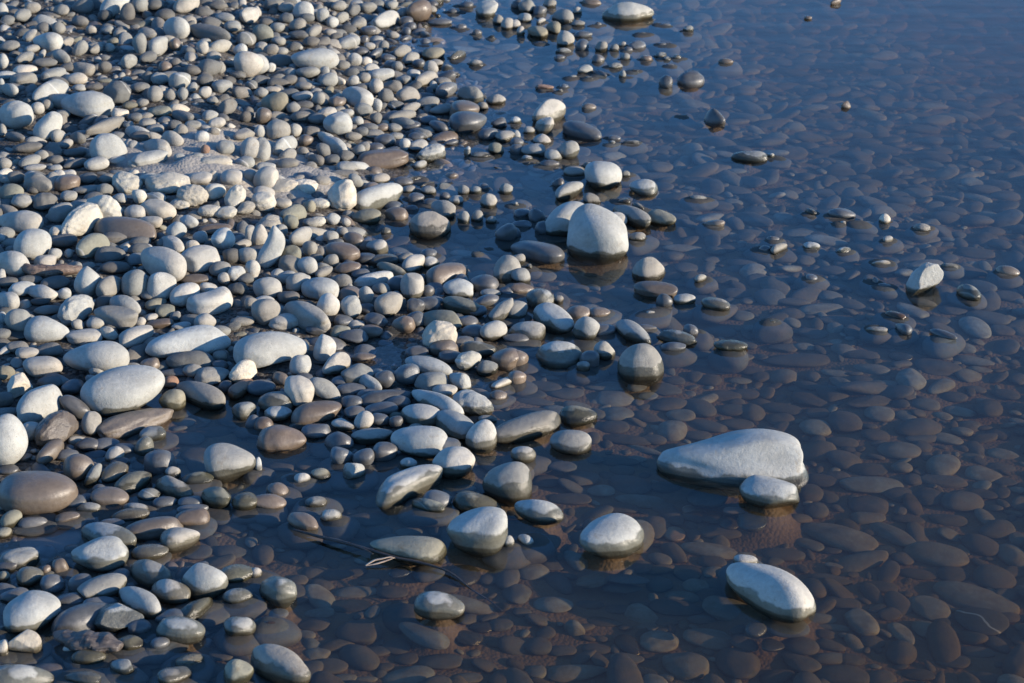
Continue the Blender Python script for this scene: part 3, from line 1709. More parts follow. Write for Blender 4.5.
    b = N(nt, 'ShaderNodeBsdfPrincipled'); L(base, b.inputs['Base Color']); L(rough, b.inputs['Roughness'])
    b.inputs['Specular IOR Level'].default_value = .05 if drowned else .5 if wet else .3
    L(bmp.outputs[0], b.inputs['Normal'])
    o = N(nt, 'ShaderNodeOutputMaterial'); L(b.outputs[0], o.inputs['Surface'])
    return m

COLS = {'W': (.330, .316, .286), 'G': (.235, .224, .200), 'D': (.088, .088, .088), 'B': (.135, .105, .08), 'T': (.40, .365, .305),
        'O': (.20, .188, .145), 'R': (.27, .165, .115), 'U': (.066, .070, .068), 'V': (.145, .152, .142), 'K': (.135, .13, .12), 'X': (.085, .074, .058)}
MATS = {}
for c, v in COLS.items():
    MATS[c] = stone_material('stone_' + {'W':'white','G':'grey','D':'dark_wet','B':'brown_wet','T':'tan','O':'olive','R':'reddish','U':'drowned_dark','V':'drowned_pale','K':'dark_and_shaded_dry','X':'drowned_brown'}[c], v, wet=c in 'DBUVX', drowned=c in 'UVX', silt=.6 if c in 'UV' else 0.)
MATS['Tt'] = stone_material('stone_tan_crusted', COLS['T'], rough_surface=True)
MATS['Wt'] = stone_material('stone_white_crusted', COLS['W'], rough_surface=True)
MATS['Bt'] = stone_material('stone_brown_crusted', COLS['B'], wet=True, rough_surface=True)
MATS['Uv'] = stone_material('stone_drowned_veined', COLS['U'], wet=True, drowned=True, veins=True)
MKEYS = list(MATS)
def mat_key(s):
    if s.c == 'D' and s.g > .012: return 'K'  # dry dark stones; for shadowed ones the shade is put into the colour
    if s.vein: return 'Uv'
    if (s.rough or s.jag) and s.c + 't' in MATS: return s.c + 't'
    return s.c

# ------------------------------------------------------------------ stone shapes
ICO = {}
def ico(n):
    if n not in ICO:
        bm = bmesh.new(); bmesh.ops.create_icosphere(bm, subdivisions=n, radius=1)
        bm.verts.ensure_lookup_table()
        ICO[n] = (np.array([v.co[:] for v in bm.verts]), np.array([[v.index for v in f.verts] for f in bm.faces], np.int32))
        bm.free()
    return ICO[n]

def unit_stone(rng, n, rough=False, jag=False, bend=0.0, wedge=False, bend_axis=1, peak=0.0):
    V, T = ico(n); v = V.copy()
    p = 3.6 if wedge else 2.8 if bend else rng.uniform(1.9, 2.35)
    v /= ((np.abs(v) ** p).sum(1) ** (1 / p))[:, None]
    d = np.zeros(len(v))
    for q in range(7):
        k = rng.normal(size=3) * (1.5 if q < 4 else 3.2); ph = rng.uniform(0, 6.28)
        d += np.sin(V @ k + ph) * rng.uniform(.3, 1) * (.058 if q < 4 else .022)
    if rough:
        for q in range(14):
            k = rng.normal(size=3) * 6.5; d += np.sin(V @ k + rng.uniform(0, 6.28)) * .0095
    v *= (1 + d)[:, None]
    cuts = rng.integers(6, 9) if jag else (rng.integers(1, 4) if rng.random() < .6 else 0)
    if bend: cuts = 0
    for q in range(cuts):
        nrm = rng.normal(size=3); nrm /= np.linalg.norm(nrm)
        lim = rng.uniform(.58, .82) if jag else rng.uniform(.74, .9)
        e = v @ nrm - lim
        soft = .03 if jag else .12
        over = np.where(e > 0, e - soft * (1 - np.exp(-np.maximum(e, 0) / soft)), 0)
        v -= over[:, None] * nrm
    t = rng.uniform(-.25, .25) * (0 if bend else 1)
    f = 1 + t * v[:, 0]; v[:, 1] *= f; v[:, 2] *= f
    if wedge:
        x = v[:, 0]; q = np.clip((x + .75) / 1.25, 0, 1); q = q * q * (3 - 2 * q)
        v = np.c_[x, v[:, 1] * (.72 + .28 * q), np.where(v[:, 2] > 0, v[:, 2] * (.62 + .42 * q), v[:, 2] * .8)]
    zt = -peak if peak else rng.uniform(-.24, .18)
    if bend: zt = 0
    v[:, 0] *= 1 + zt * .6 * v[:, 2]; v[:, 1] *= 1 + zt * v[:, 2]; v[:, 2] += rng.uniform(-.2, .2) * v[:, 0] * (1 - v[:, 2] ** 2)
    if bend:
        v[:, bend_axis] += bend * 1.6 * (v[:, 0] ** 2 - .4)
    lo, hi = v.min(0), v.max(0)
    v = (v - (lo + hi) / 2) / ((hi - lo) / 2)
    return v, T

def axes_for(s):
    """lie the stone on its broad side so that its outline has the surveyed half axes"""
    d = ray(s.px, s.py)
    r = np.cross(d, [0, 0, 1.0]); r /= np.linalg.norm(r)
    hf = np.array([-r[1], r[0], 0])           # horizontal, away from the viewer
    el = math.asin(-d[2])
    return d, r, hf, el

def solve(s, rng):
    d, r, hf, el = axes_for(s)
    z = 0.01
    for it in range(6):
        c = CAM + d * ((z - CAM[2]) / d[2])
        g = gz(c[0], c[1])
        m_px = (c - CAM) @ FWD / F
        a, b = s.a * m_px * .99, s.b * m_px * (.99 if s.sub else 1.03)
        ca, sa = math.cos(s.ang), math.sin(s.ang)
        Sxx = (a * ca) ** 2 + (b * sa) ** 2; Syy = (a * sa) ** 2 + (b * ca) ** 2; Sxy = (a * a - b * b) * ca * sa
        upright = abs(sa) > .6
        se, ce = math.sin(el), math.cos(el)
        if upright:
            # stands or leans: depth like the short half axis
            up = np.cross(r, d)
            e1 = r * ca + up * sa; e2 = -r * sa + up * ca
            M = np.c_[e1 * a, -d * b * .95, e2 * b]
            Hh = math.sqrt((M[2] ** 2).sum())
        else:
            t = math.sqrt(max(1e-9, Syy - Sxy * Sxy / Sxx))
            ratio = t / math.sqrt(Sxx)
            if s.sub:
                rr = .42
            else:
                rr = math.sqrt(max(0.0, min(1.0, ratio * ratio * 1.4 - se * se) / (ce * ce)))
                rr = min(1.05, max(.66, rr)) * s.rj
            m = t / math.sqrt(se * se + rr * rr * ce * ce); Hh = rr * m
            if s.sub:
                cap = max(.004, -g * .40)
                Hh *= .8
                if Hh > cap:
                    Hh = cap; m = math.sqrt(max(t * t * .25, t * t - (Hh * ce) ** 2)) / se
            gxy = Sxy / se
            gxy = max(-.9 * Sxx, min(.9 * Sxx, gxy)) if True else gxy
            Gyy = gxy * gxy / Sxx + m * m
            w_, e_ = np.linalg.eigh(np.array([[Sxx, gxy], [gxy, Gyy]]))
            A1 = (r * e_[0, 1] + hf * e_[1, 1]) * math.sqrt(w_[1])
            A2 = (r * e_[0, 0] + hf * e_[1, 0]) * math.sqrt(w_[0])
            M = np.c_[A1, A2, np.array([0, 0, Hh])]
            if (A1 @ r) < 0: M[:, 0] *= -1
            if (A2 @ hf) < 0: M[:, 1] *= -1
        if s.sub: z = min(g + .30 * Hh, -Hh - .0035)
        else: z = max(g + .98 * Hh, .42 * Hh)
    s.pos = CAM + d * ((z - CAM[2]) / d[2]); s.M = M; s.H = Hh; s.g = g
    s.rad = math.sqrt(abs(np.linalg.det(M[:2, :2]))) if not upright else math.sqrt(a * b)

rngm = np.random.default_rng(7)
for s in stones:
    s.rj = rngm.uniform(.9, 1.08)
    s.tone = float(np.clip(rngm.normal(.5, .2), 0, 1))
    if s.id and s.c == 'W': s.tone = max(s.tone, .55)
    solve(s, rngm)
mm = []
for s in stones:
    top = s.pos[2] - .92 * s.H
    if not s.sub and s.g < top - .002 and s.rad > .024: mm.append((s.pos[0], s.pos[1], top, max(.012, .62 * s.rad)))
MOUNDS += mm
for s in stones:
    s.g = gz(s.pos[0], s.pos[1])
    if s.sub:
        z_ = min(s.g + .35 * s.H, -s.H - .0035)
        if z_ > s.pos[2]:
            d_ = ray(s.px, s.py); s.pos = CAM + d_ * ((z_ - CAM[2]) / d_[2])

def stone_mesh(s, n):
    rng = np.random.default_rng(1000 + s.n)
    v, T = unit_stone(rng, n, s.rough, s.jag, s.bend, s.wedge, 2 if abs(math.sin(s.ang)) > .6 else 1, s.peak)
    w = v @ s.M.T
    if not s.sub and s.rad > .024:               # root the foot on the bed
        depth = s.pos[2] - s.g + .006
        zmin = -w[:, 2].min()
        if depth > zmin:
            lowm = w[:, 2] < 0
            q = np.clip(-w[lowm, 2] / zmin, 0, 1); w[lowm, 2] *= depth / zmin
            w[lowm, :2] *= (1 + (.0 if s.wedge else .25) * min(1.5, depth / zmin - 1) * np.sin(q * 2.0))[:, None]
    return w, T

# which stones are things: the largest ones in view
def visible_area(s): return s.a * s.b
emer = sorted([s for s in stones if not s.sub], key=lambda s: (s.id is None, -visible_area(s)))
drow = sorted([s for s in stones if s.sub], key=lambda s: (s.id is None, -visible_area(s)))
things = emer[:300] + drow[:120]
tset = set(id(s) for s in things)
rest = [s for s in stones if id(s) not in tset]

# ------------------------------------------------------------------ labels
LM = {}
for line in LABELS.strip().splitlines():
    k, ref, lab = line.split('|'); LM[k] = (ref, lab)
CW = {'W': 'pale', 'G': 'grey', 'D': 'dark', 'B': 'brown', 'T': 'tan', 'O': 'olive', 'R': 'reddish', 'U': 'drowned', 'V': 'drowned'}
def colour_word(s): return 'drowned' if s.sub else CW[s.c]
def shape_word(s):
    q = s.a / s.b
    if s.jag: return 'angular'
    if s.rough: return 'rough'
    if abs(math.sin(s.ang)) > .8 and q > 1.2: return 'upright'
    return 'long' if q > 2.1 else 'oval' if q > 1.35 else 'rounded'
def size_word(s):
    q = math.sqrt(s.a * s.b)
    return 'small' if q < 8 else 'mid-sized' if q < 13 else 'large'
DIRS = ['right of', 'behind and right of', 'behind', 'behind and left of', 'left of', 'in front and left of', 'in front of', 'in front and right of']
def rel(s, l):
    dx, dy = s.px - l.px, -(s.py - l.py)
    ex, ey = max(l.a, 8), max(l.b, 6)
    t = math.atan2(dy / ey * ey * 1.3, dx) % (2 * math.pi)
    k = int((t + math.pi / 8) // (math.pi / 4)) % 8
    return k, math.hypot(dx, dy * 1.3) - .6 * l.a
marks = [s for s in things if s.id]
used = set()
for s in things:
    if s.id: s.label = LM[s.id][1]; used.add(s.label)
for s in things:
    if s.id: continue
    best = None
    for l in marks:
        if math.hypot(s.px - l.px, s.py - l.py) > 190: continue
        k, dist = rel(s, l)
        closer_same = closer_any = 0
        for o in stones:
            if o is s or o is l or abs(o.px - l.px) > 200 or abs(o.py - l.py) > 200: continue
            k2, d2 = rel(o, l)
            if k2 != k or d2 >= dist * 1.12: continue
            if o.a * o.b > s.a * s.b * .25: closer_any += 1
            if colour_word(o) == colour_word(s) and shape_word(o) == shape_word(s) and (size_word(o) == size_word(s) or .5 < o.a * o.b / (s.a * s.b) < 2): closer_same += 1
        if closer_same > 2: continue
        sc = dist / 30 + 3.0 * closer_same + .8 * closer_any + (1.5 if (l.sub != s.sub) else 0)
        col = colour_word(s)
        w1 = [size_word(s), col] if not (s.sub and s.c == 'V') else ['pale', col]
        head = ' '.join(w1 + [shape_word(s), 'stone'])
        if closer_any == 0: lab = f'{head} right next {DIRS[k]} the {LM[l.id][0]}' if False else f'{head} nearest {DIRS[k]} the {LM[l.id][0]}'
        else:
            o_ = ('first', 'second', 'third')[closer_same]
            lab = f'{head}, {o_} such {DIRS[k]} the {LM[l.id][0]}'
        if lab in used or len(lab.replace('-', ' ').split()) > 16: continue
        if best is None or sc < best[0]: best = (sc, lab)
    if best is None:
        s.label = f'{size_word(s)} {colour_word(s)} {shape_word(s)} stone in the picture, {int(s.px)} by {int(s.py)}'
        print('NOLABEL', s.px, s.py, s.c)
    else: s.label = best[1]
    used.add(s.label)

# ------------------------------------------------------------------ build stones
DAMP = {'wedge': .005, 'egg': .005, 'whiteknob': .002, 'behindegg': .001, 'capstone': .022, 'loneegg': .016, 'rightegg': .014, 'palewetegg': .014, 'halfwetegg': .022, 'greyhalf': .02, 'wedgefront': .012, 'whitesplit': .018, 'greyhood': .02, 'wetringed': .007, 'jagged': .002, 'poolrock': .008}
def mesh_from(name, V, T, tone, mats, mi=None, damp=0.0):
    me = bpy.data.meshes.new(name)
    nv, nf = len(V), len(T)
    me.vertices.add(nv); me.vertices.foreach_set('co', np.ascontiguousarray(V, np.float32).ravel())
    me.loops.add(nf * 3); me.loops.foreach_set('vertex_index', np.ascontiguousarray(T, np.int32).ravel())
    me.polygons.add(nf)
    me.polygons.foreach_set('loop_start', np.arange(0, nf * 3, 3, dtype=np.int32))
    me.polygons.foreach_set('use_smooth', np.ones(nf, bool))
    for m in mats: me.materials.append(m)
    if mi is not None: me.polygons.foreach_set('material_index', np.ascontiguousarray(mi, np.int32))
    at = me.attributes.new('tone', 'FLOAT', 'POINT')
    at.data.foreach_set('value', np.ascontiguousarray(np.broadcast_to(tone, nv), np.float32))
    if damp:
        ad_ = me.attributes.new('damp', 'FLOAT', 'POINT'); ad_.data.foreach_set('value', np.full(nv, damp, np.float32))
    me.update(); me.validate()
    return me

for s in things:
    w, T = stone_mesh(s, 5 if s.a > 12 else 4)
    base = np.array([s.pos[0], s.pos[1], s.pos[2] + w[:, 2].min()])
    me = mesh_from('stone_mesh', w + (s.pos - base), T, s.tone, [MATS[mat_key(s)]], None, DAMP.get(s.id, .002 + .016 * float(np.random.default_rng(s.n).random()) ** (1.0 if s.g < -.004 else 2.0)))
    o = bpy.data.objects.new('submerged_stone' if s.sub else 'stone', me)
    o.location = base; COL.objects.link(o)
    o['label'] = s.label; o['category'] = 'submerged stone' if s.sub else 'stone'
    o['group'] = 'stones lying under the shallow water' if s.sub else 'larger stones of the pebble beach'

class Heap:
    def __init__(h): h.V = []; h.T = []; h.t = []; h.m = []; h.n = 0
    def add(h, v, T, tone, key):
        h.V.append(v); h.T.append(T + h.n); h.t.append(np.full(len(v), tone)); h.m.append(np.full(len(T), MKEYS.index(key))); h.n += len(v)
    def link(h, name):
        me = mesh_from(name, np.vstack(h.V), np.vstack(h.T), np.concatenate(h.t), [MATS[k] for k in MKEYS], np.concatenate(h.m))
        o = bpy.data.objects.new(name, me); COL.objects.link(o); o['kind'] = 'stuff'
        return o
dry, wetb = Heap(), Heap()
for s in rest:
    w, T = stone_mesh(s, 4 if s.a > 8 else 3)
    (wetb if s.sub else dry).add(w + s.pos, T, s.tone, mat_key(s))

# flat drowned stones that carry the small tips
srng = np.random.default_rng(77)
for s in stones:
    if s.sub or s.rad > .024: continue
    bot = s.pos[2] - .8 * s.H
    if bot < s.g + .004: continue
    if s.g < -.045 and s.rad < .014: continue
    hgt = (bot - s.g) / 2 + .004
    r_ = max(1.6 * s.rad, 1.7 * hgt) * srng.uniform(.95, 1.3)
    r_ = min(r_, .034)
    v = unit_stone(srng, 4)[0] * np.array([r_ * srng.uniform(1.1, 1.5), r_, hgt])
    a_ = srng.uniform(-.6, .6); v = v @ np.array([[math.cos(a_), math.sin(a_), 0], [-math.sin(a_), math.cos(a_), 0], [0, 0, 1]])
    wetb.add(v + np.array([s.pos[0] + srng.normal(0, .2) * s.rad, s.pos[1] + srng.normal(0, .2) * s.rad, s.g + hgt - .002]), ico(4)[1], float(srng.uniform(.2, .8)), 'U')

# fill: ever smaller pebbles thrown between the surveyed stones
CELL = .06
occ = {}
def put(x, y, r):
    R_ = int(math.ceil(r / CELL))
    occ.setdefault((int(x // CELL), int(y // CELL)), []).append((x, y, r))
MAXR = 0.03
def put_stone(s):
    # cover the footprint with discs along its long axis
    ax = s.M[:2, 0]; ay = s.M[:2, 1]; az = s.M[:2, 2]
    la = math.hypot(*ax); lb = max(.4 * la, min(math.hypot(*ay) , la)) if abs(math.sin(s.ang)) <= .6 else s.rad * .7
    if la < lb: la, lb = lb, la; ax, ay = ay, ax
    r = min(lb, MAXR) * .95
    nx = max(1, int(round((la - r) / (r * .8)))); ny = max(0, int(round((lb - r) / (r * .8))))
    for i in range(-nx, nx + 1):
        for j in range(-ny, ny + 1):
            fx = i / max(nx, 1) * (1 - r / la) if la > r else 0
            fy = (j / ny * (1 - r / lb)) if ny else 0
            if fx * fx + fy * fy > 1: continue
            q = s.pos[:2] + ax * fx + ay * fy
            put(q[0], q[1], r)
for s in stones: put_stone(s)
def free(x, y, r, slack):
    cx, cy = int(x // CELL), int(y // CELL)
    for i in (cx - 1, cx, cx + 1):
        for j in (cy - 1, cy, cy + 1):
            for (ox, oy, orr) in occ.get((i, j), ()):
                if (x - ox) ** 2 + (y - oy) ** 2 < ((r + orr) * slack) ** 2: return False
    return True

rng = np.random.default_rng(42)
PROTO = {n: [unit_stone(np.random.default_rng(500 + i), n, rough=(i % 6 == 0))[0] for i in range(24)] for n in (2, 3, 4)}
def random_pebble(heap, x, y, z, r, flat, key, n, tilt=.35):
    v = PROTO[n][rng.integers(24)]
    el = rng.uniform(1.0, 1.75)
    sc = np.array([r * el, r / el ** .5, r * flat])
    a = rng.uniform(0, 6.283); ca, sa = math.cos(a), math.sin(a)
    Rz = np.array([[ca, -sa, 0], [sa, ca, 0], [0, 0, 1]])
    b = rng.normal(0, tilt); cb, sb = math.cos(b), math.sin(b)
    b2 = rng.normal(0, tilt); c2, s2 = math.cos(b2), math.sin(b2)
    Ry = np.array([[cb, 0, sb], [0, 1, 0], [-sb, 0, cb]]); Rx = np.array([[1, 0, 0], [0, c2, -s2], [0, s2, c2]])
    w = (v * sc) @ (Rx @ Ry @ Rz).T
    heap.add(w + np.array([x, y, z]), ico(n)[1], float(np.clip(rng.normal(.5, .24), 0, 1)), key)

def in_frame(x, y, mar):
    u, v = uv_of(np.array([x]), np.array([y])); u, v = float(u[0]), float(v[0])
    return -mar < u < W + mar and -mar < v < H + mar
def pick(keys, wts): return keys[int(rng.choice(len(keys), p=np.array(wts) / sum(wts)))]

NF = 0
def throw(count, rmin, rmax, slack, n, wet_side, margin):
    global NF
    xs = rng.uniform(-2.2, 2.2, count); ys = rng.uniform(2.1, 7.2, count); rs = rng.uniform(rmin, rmax, count)
    u, v = uv_of(xs, ys); gs = None
    ok = (u > -margin) & (u < W + margin) & (v > -margin) & (v < H + margin)
    xs, ys, rs, u, v = xs[ok], ys[ok], rs[ok], u[ok], v[ok]
    gs = ground_z(xs, ys)
    gbs = base_z(xs, ys)
    for x, y, r, uu, vv, g, gb in zip(xs, ys, rs, u, v, gs, gbs):
        thr = -.028 if uu < 215 and vv > 500 else -.017 if uu < 330 and vv > 470 else -.008
        if wet_side:
            if gb > thr: continue
        elif gb <= thr: continue
        inside = -8 < uu < W + 8 and -8 < vv < H + 8
        if inside and r > .028 and not wet_side: continue
        if inside and r > .034 and wet_side: continue
        if not free(x, y, r, slack): continue
        put(x, y, r); NF += 1
        nn = n if r * F / max(1.0, y) > 4 else 2
        if wet_side:
            hh = min(.34, max(.16, -g * .40 / r))
            random_pebble(wetb, x, y, min(g + rng.uniform(.0, .8) * r * hh, -r * hh - .006), r, hh, pick('UVX', (.66, .22, .12)), nn, .16)
        else:
            sand = math.exp(-(((uu - 205) / 75) ** 2 + ((vv - 185) / 26) ** 2))
            if sand > .45 and rng.random() < .12: continue
            if g < .006: key = pick('DBOG', (.55, .2, .1, .15))
            elif sand > .2: key = pick('TGWK', (.4, .3, .2, .1))
            else: key = pick('GKWBOTD', (.26, .50, .07, .05, .05, .02, .05))  # weights lean dark: shade in the gaps is put into the pebble colours
            random_pebble(dry, x, y, g + rng.uniform(-.75, .0) * r, r, rng.uniform(.5, .9), key, nn)
throw(5000, .030, .050, .80, 3, True, 150)
throw(14000, .030, .052, .80, 3, False, 150)
throw(14000, .017, .036, .72, 3, True, 110)
throw(18000, .018, .028, .70, 3, False, 110)
throw(26000, .008, .020, .76, 3, True, 60)
throw(40000, .011, .018, .66, 3, False, 80)
throw(60000, .0070, .011, .70, 2, False, 40)
throw(20000, .006, .011, .8, 2, True, 30)
throw(60000, .0045, .0070, .80, 2, False, 20)
print('fill', NF)
dry.link('pebbles'); wetb.link('submerged_pebbles')

# ------------------------------------------------------------------ ground
def axis_lines(lo, hi, step, far):
    a = list(np.arange(lo, hi + 1e-6, step)); s_ = step
    x = hi
    while x < far: s_ *= 1.5; x += s_; a.append(x)
    s_ = step; x = lo
    while x > -far: s_ *= 1.5; x -= s_; a.insert(0, x)
    return np.array(a)
gx = axis_lines(-2.0, 2.0, .016, 80); gy = axis_lines(2.0, 7.0, .018, 80)
X, Y = np.meshgrid(gx, gy)
Z = ground_z(X.ravel(), Y.ravel())
u, v = uv_of(X.ravel(), Y.ravel())
wob = np.array([noise.fractal(Vector((x * 3.5, y * 2.2, 8.)), 1.0, 2.0, 3) if abs(x) < 2.3 and 1.8 < y < 7.3 else 0 for x, y in zip(X.ravel(), Y.ravel())])
sand = np.clip(np.exp(-(((u - 220) / 115) ** 2 + ((v - 187) / 30) ** 2)) * (1 + 1.7 * wob), 0, 1); sand[(Y.ravel() < 2)] = 0
nz = np.array([noise.fractal(Vector((x * 9, y * 9, 3.1)), 1.0, 2.0, 4) if abs(x) < 2.3 and 1.8 < y < 7.3 else 0 for x, y in zip(X.ravel(), Y.ravel())])
Z = Z + nz * .003 + sand * (.010 + nz * .022)
ny_, nx_ = X.shape
idx = np.arange(ny_ * nx_).reshape(ny_, nx_)
a_, b_, c_, d_ = idx[:-1, :-1].ravel(), idx[:-1, 1:].ravel(), idx[1:, 1:].ravel(), idx[1:, :-1].ravel()
TT = np.vstack([np.c_[a_, b_, c_], np.c_[a_, c_, d_]])
m, nt = new_mat('silt_and_gravel'); L = nt.links.new
geo = N(nt, 'ShaderNodeNewGeometry'); P = geo.outputs['Position']
def noi(scale, det=4, ro=.6):
    n = N(nt, 'ShaderNodeTexNoise'); n.inputs['Scale'].default_value = scale; n.inputs['Detail'].default_value = det; n.inputs['Roughness'].default_value = ro
    L(P, n.inputs['Vector']); return n.outputs['Fac']
sandf = N(nt, 'ShaderNodeAttribute', attribute_name='tone').outputs['Fac']
vor = N(nt, 'ShaderNodeTexVoronoi'); vor.inputs['Scale'].default_value = 160; L(P, vor.inputs['Vector'])
cellv = N(nt, 'ShaderNodeSeparateColor'); L(vor.outputs['Color'], cellv.inputs[0])
grav = mixc(nt, maprange(nt, cellv.outputs[0], 0, 1, 0, 1), (.035, .030, .025), (.12, .108, .092))
sep = nt.nodes.new('ShaderNodeSeparateXYZ'); L(P, sep.inputs[0])
under = maprange(nt, sep.outputs['Z'], -.012, .002, 1, 0)
mud = mixc(nt, noi(14, 5), (.078, .056, .038), (.125, .091, .063))
base = mixc(nt, under, grav, mud)
sandc = mixc(nt, noi(60, 6), (.20, .18, .15), (.34, .31, .265))
base = mixc(nt, maprange(nt, math_node(nt, 'ADD', sandf, math_node(nt, 'MULTIPLY', math_node(nt, 'SUBTRACT', noi(30, 4), .5), .5)), .30, .48, 0, 1), base, sandc)
h = math_node(nt, 'ADD', math_node(nt, 'MULTIPLY', vor.outputs['Distance'], -1.2), math_node(nt, 'MULTIPLY', noi(220, 4), 1.0))
bmp = N(nt, 'ShaderNodeBump'); bmp.inputs['Strength'].default_value = .7; bmp.inputs['Distance'].default_value = .004; L(h, bmp.inputs['Height'])
bmp.inputs['Strength'].default_value = .35
b = N(nt, 'ShaderNodeBsdfPrincipled'); L(base, b.inputs['Base Color']); b.inputs['Roughness'].default_value = .9; b.inputs['Specular IOR Level'].default_value = .08; L(bmp.outputs[0], b.inputs['Normal'])
o_ = N(nt, 'ShaderNodeOutputMaterial'); L(b.outputs[0], o_.inputs['Surface'])
gme = mesh_from('ground', np.c_[X.ravel(), Y.ravel(), Z], TT, sand, [m])
go = bpy.data.objects.new('ground', gme); COL.objects.link(go); go['kind'] = 'structure'

# ------------------------------------------------------------------ water: a closed body with a faintly rippled top
m, nt = new_mat('shallow_water'); L = nt.links.new
tc = N(nt, 'ShaderNodeNewGeometry')
def rip(scale, sx, sy, det):
    mp = N(nt, 'ShaderNodeMapping'); mp.inputs['Scale'].default_value = (sx, sy, 1); L(tc.outputs['Position'], mp.inputs['Vector'])
    n = N(nt, 'ShaderNodeTexNoise'); n.inputs['Scale'].default_value = scale; n.inputs['Detail'].default_value = det; n.inputs['Roughness'].default_value = .5
    L(mp.outputs[0], n.inputs['Vector']); return n.outputs['Fac']
hh = math_node(nt, 'ADD', math_node(nt, 'MULTIPLY', rip(5, 1, 2.2, 2), 1.0), math_node(nt, 'MULTIPLY', rip(22, 1, 1.8, 2), .05))
bmp = N(nt, 'ShaderNodeBump'); bmp.inputs['Strength'].default_value = 1.0; bmp.inputs['Distance'].default_value = .0012; L(hh, bmp.inputs['Height'])
fr = N(nt, 'ShaderNodeFresnel'); L(maprange(nt, tc.outputs['Backfacing'], 0, 1, 1.333, 1 / 1.333), fr.inputs['IOR']); L(bmp.outputs[0], fr.inputs['Normal'])
tr = N(nt, 'ShaderNodeBsdfTransparent'); tr.inputs['Color'].default_value = (.97, .97, .97, 1)
gl = N(nt, 'ShaderNodeBsdfGlossy'); gl.inputs['Roughness'].default_value = .0; L(bmp.outputs[0], gl.inputs['Normal'])
mx = N(nt, 'ShaderNodeMixShader'); L(fr.outputs[0], mx.inputs[0]); L(tr.outputs[0], mx.inputs[1]); L(gl.outputs[0], mx.inputs[2])
va = N(nt, 'ShaderNodeVolumeAbsorption'); va.inputs['Color'].default_value = (.76, .60, .29, 1); va.inputs['Density'].default_value = 7.0
vs = N(nt, 'ShaderNodeVolumeScatter'); vs.inputs['Color'].default_value = (.60, .49, .38, 1); vs.inputs['Density'].default_value = .5; vs.inputs['Anisotropy'].default_value = .3
ad = N(nt, 'ShaderNodeAddShader'); L(va.outputs[0], ad.inputs[0]); L(vs.outputs[0], ad.inputs[1])
out = N(nt, 'ShaderNodeOutputMaterial'); L(mx.outputs[0], out.inputs['Surface']); L(ad.outputs[0], out.inputs['Volume'])
bm = bmesh.new(); bmesh.ops.create_cube(bm, size=1)
for vv in bm.verts:
    vv.co.x *= 150; vv.co.y = vv.co.y * 150 + 20; vv.co.z = 0.0 if vv.co.z > 0 else -1.0
wme = bpy.data.meshes.new('water'); bm.to_mesh(wme); bm.free(); wme.materials.append(m)
wo = bpy.data.objects.new('water', wme); COL.objects.link(wo); wo['kind'] = 'structure'

# ------------------------------------------------------------------ twig, leaf, driftwood
def wood_material(name, c1, c2):
    m, nt = new_mat(name); L = nt.links.new
    g = N(nt, 'ShaderNodeTexCoord'); mp = N(nt, 'ShaderNodeMapping'); mp.inputs['Scale'].default_value = (12, 90, 90); L(g.outputs['Object'], mp.inputs['Vector'])
    n = N(nt, 'ShaderNodeTexNoise'); n.inputs['Scale'].default_value = 3; n.inputs['Detail'].default_value = 6; L(mp.outputs[0], n.inputs['Vector'])
    base = mixc(nt, maprange(nt, n.outputs['Fac'], .3, .7, 0, 1), c1, c2)
    bmp = N(nt, 'ShaderNodeBump'); bmp.inputs['Strength'].default_value = .8; bmp.inputs['Distance'].default_value = .003; L(n.outputs['Fac'], bmp.inputs['Height'])
    b = N(nt, 'ShaderNodeBsdfPrincipled'); L(base, b.inputs['Base Color']); b.inputs['Roughness'].default_value = .6; L(bmp.outputs[0], b.inputs['Normal'])
    o = N(nt, 'ShaderNodeOutputMaterial'); L(b.outputs[0], o.inputs['Surface']); return m
def tube(pts, rad, seg=10, knob=.12, seed=1, flat=1.0):
    """swept limb through points; rad per point"""
    rg = np.random.default_rng(seed); P_ = np.array(pts, float); n0 = len(P_)
    tt = np.linspace(0, n0 - 1, (n0 - 1) * 8 + 1)
    def cr(arr, t):
        i = min(int(t), n0 - 2); f = t - i
        p0, p1, p2, p3 = arr[max(i - 1, 0)], arr[i], arr[i + 1], arr[min(i + 2, n0 - 1)]
        return .5 * (2 * p1 + (p2 - p0) * f + (2 * p0 - 5 * p1 + 4 * p2 - p3) * f * f + (3 * p1 - p0 - 3 * p2 + p3) * f ** 3)
    C_ = np.array([cr(P_, t) for t in tt]); Rr = np.interp(tt, range(n0), rad)
    V, T = [], []
    ph = rg.uniform(0, 6.28, seg)
    for i, c in enumerate(C_):
        d = C_[min(i + 1, len(C_) - 1)] - C_[max(i - 1, 0)]; d /= np.linalg.norm(d)
        sd = np.cross(d, [0, 0, 1.0]); sd /= np.linalg.norm(sd); up = np.cross(sd, d)
        for j in range(seg):
            a = j / seg * 6.2832
            k = Rr[i] * (1 + knob * math.sin(ph[j] + i * .5) + knob * .6 * rg.normal() * .5)
            V.append(c + sd * math.cos(a) * k + up * math.sin(a) * k * flat)
    for i in range(len(C_) - 1):
        for j in range(seg):
            a, b = i * seg + j, i * seg + (j + 1) % seg
            T += [(a, b, b + seg), (a, b + seg, a + seg)]
    V.append(C_[0]); V.append(C_[-1]); e0, e1 = len(V) - 2, len(V) - 1
    for j in range(seg):
        T.append((e0, (j + 1) % seg, j)); q = (len(C_) - 1) * seg; T.append((e1, q + j, q + (j + 1) % seg))
    return np.array(V), np.array(T, np.int32)
def px_pts(tx, ty, lst, z):
    return [at_z(tx + p[0] / 4, ty + p[1] / 4, z + (p[2] if len(p) > 2 else 0)) for p in lst]

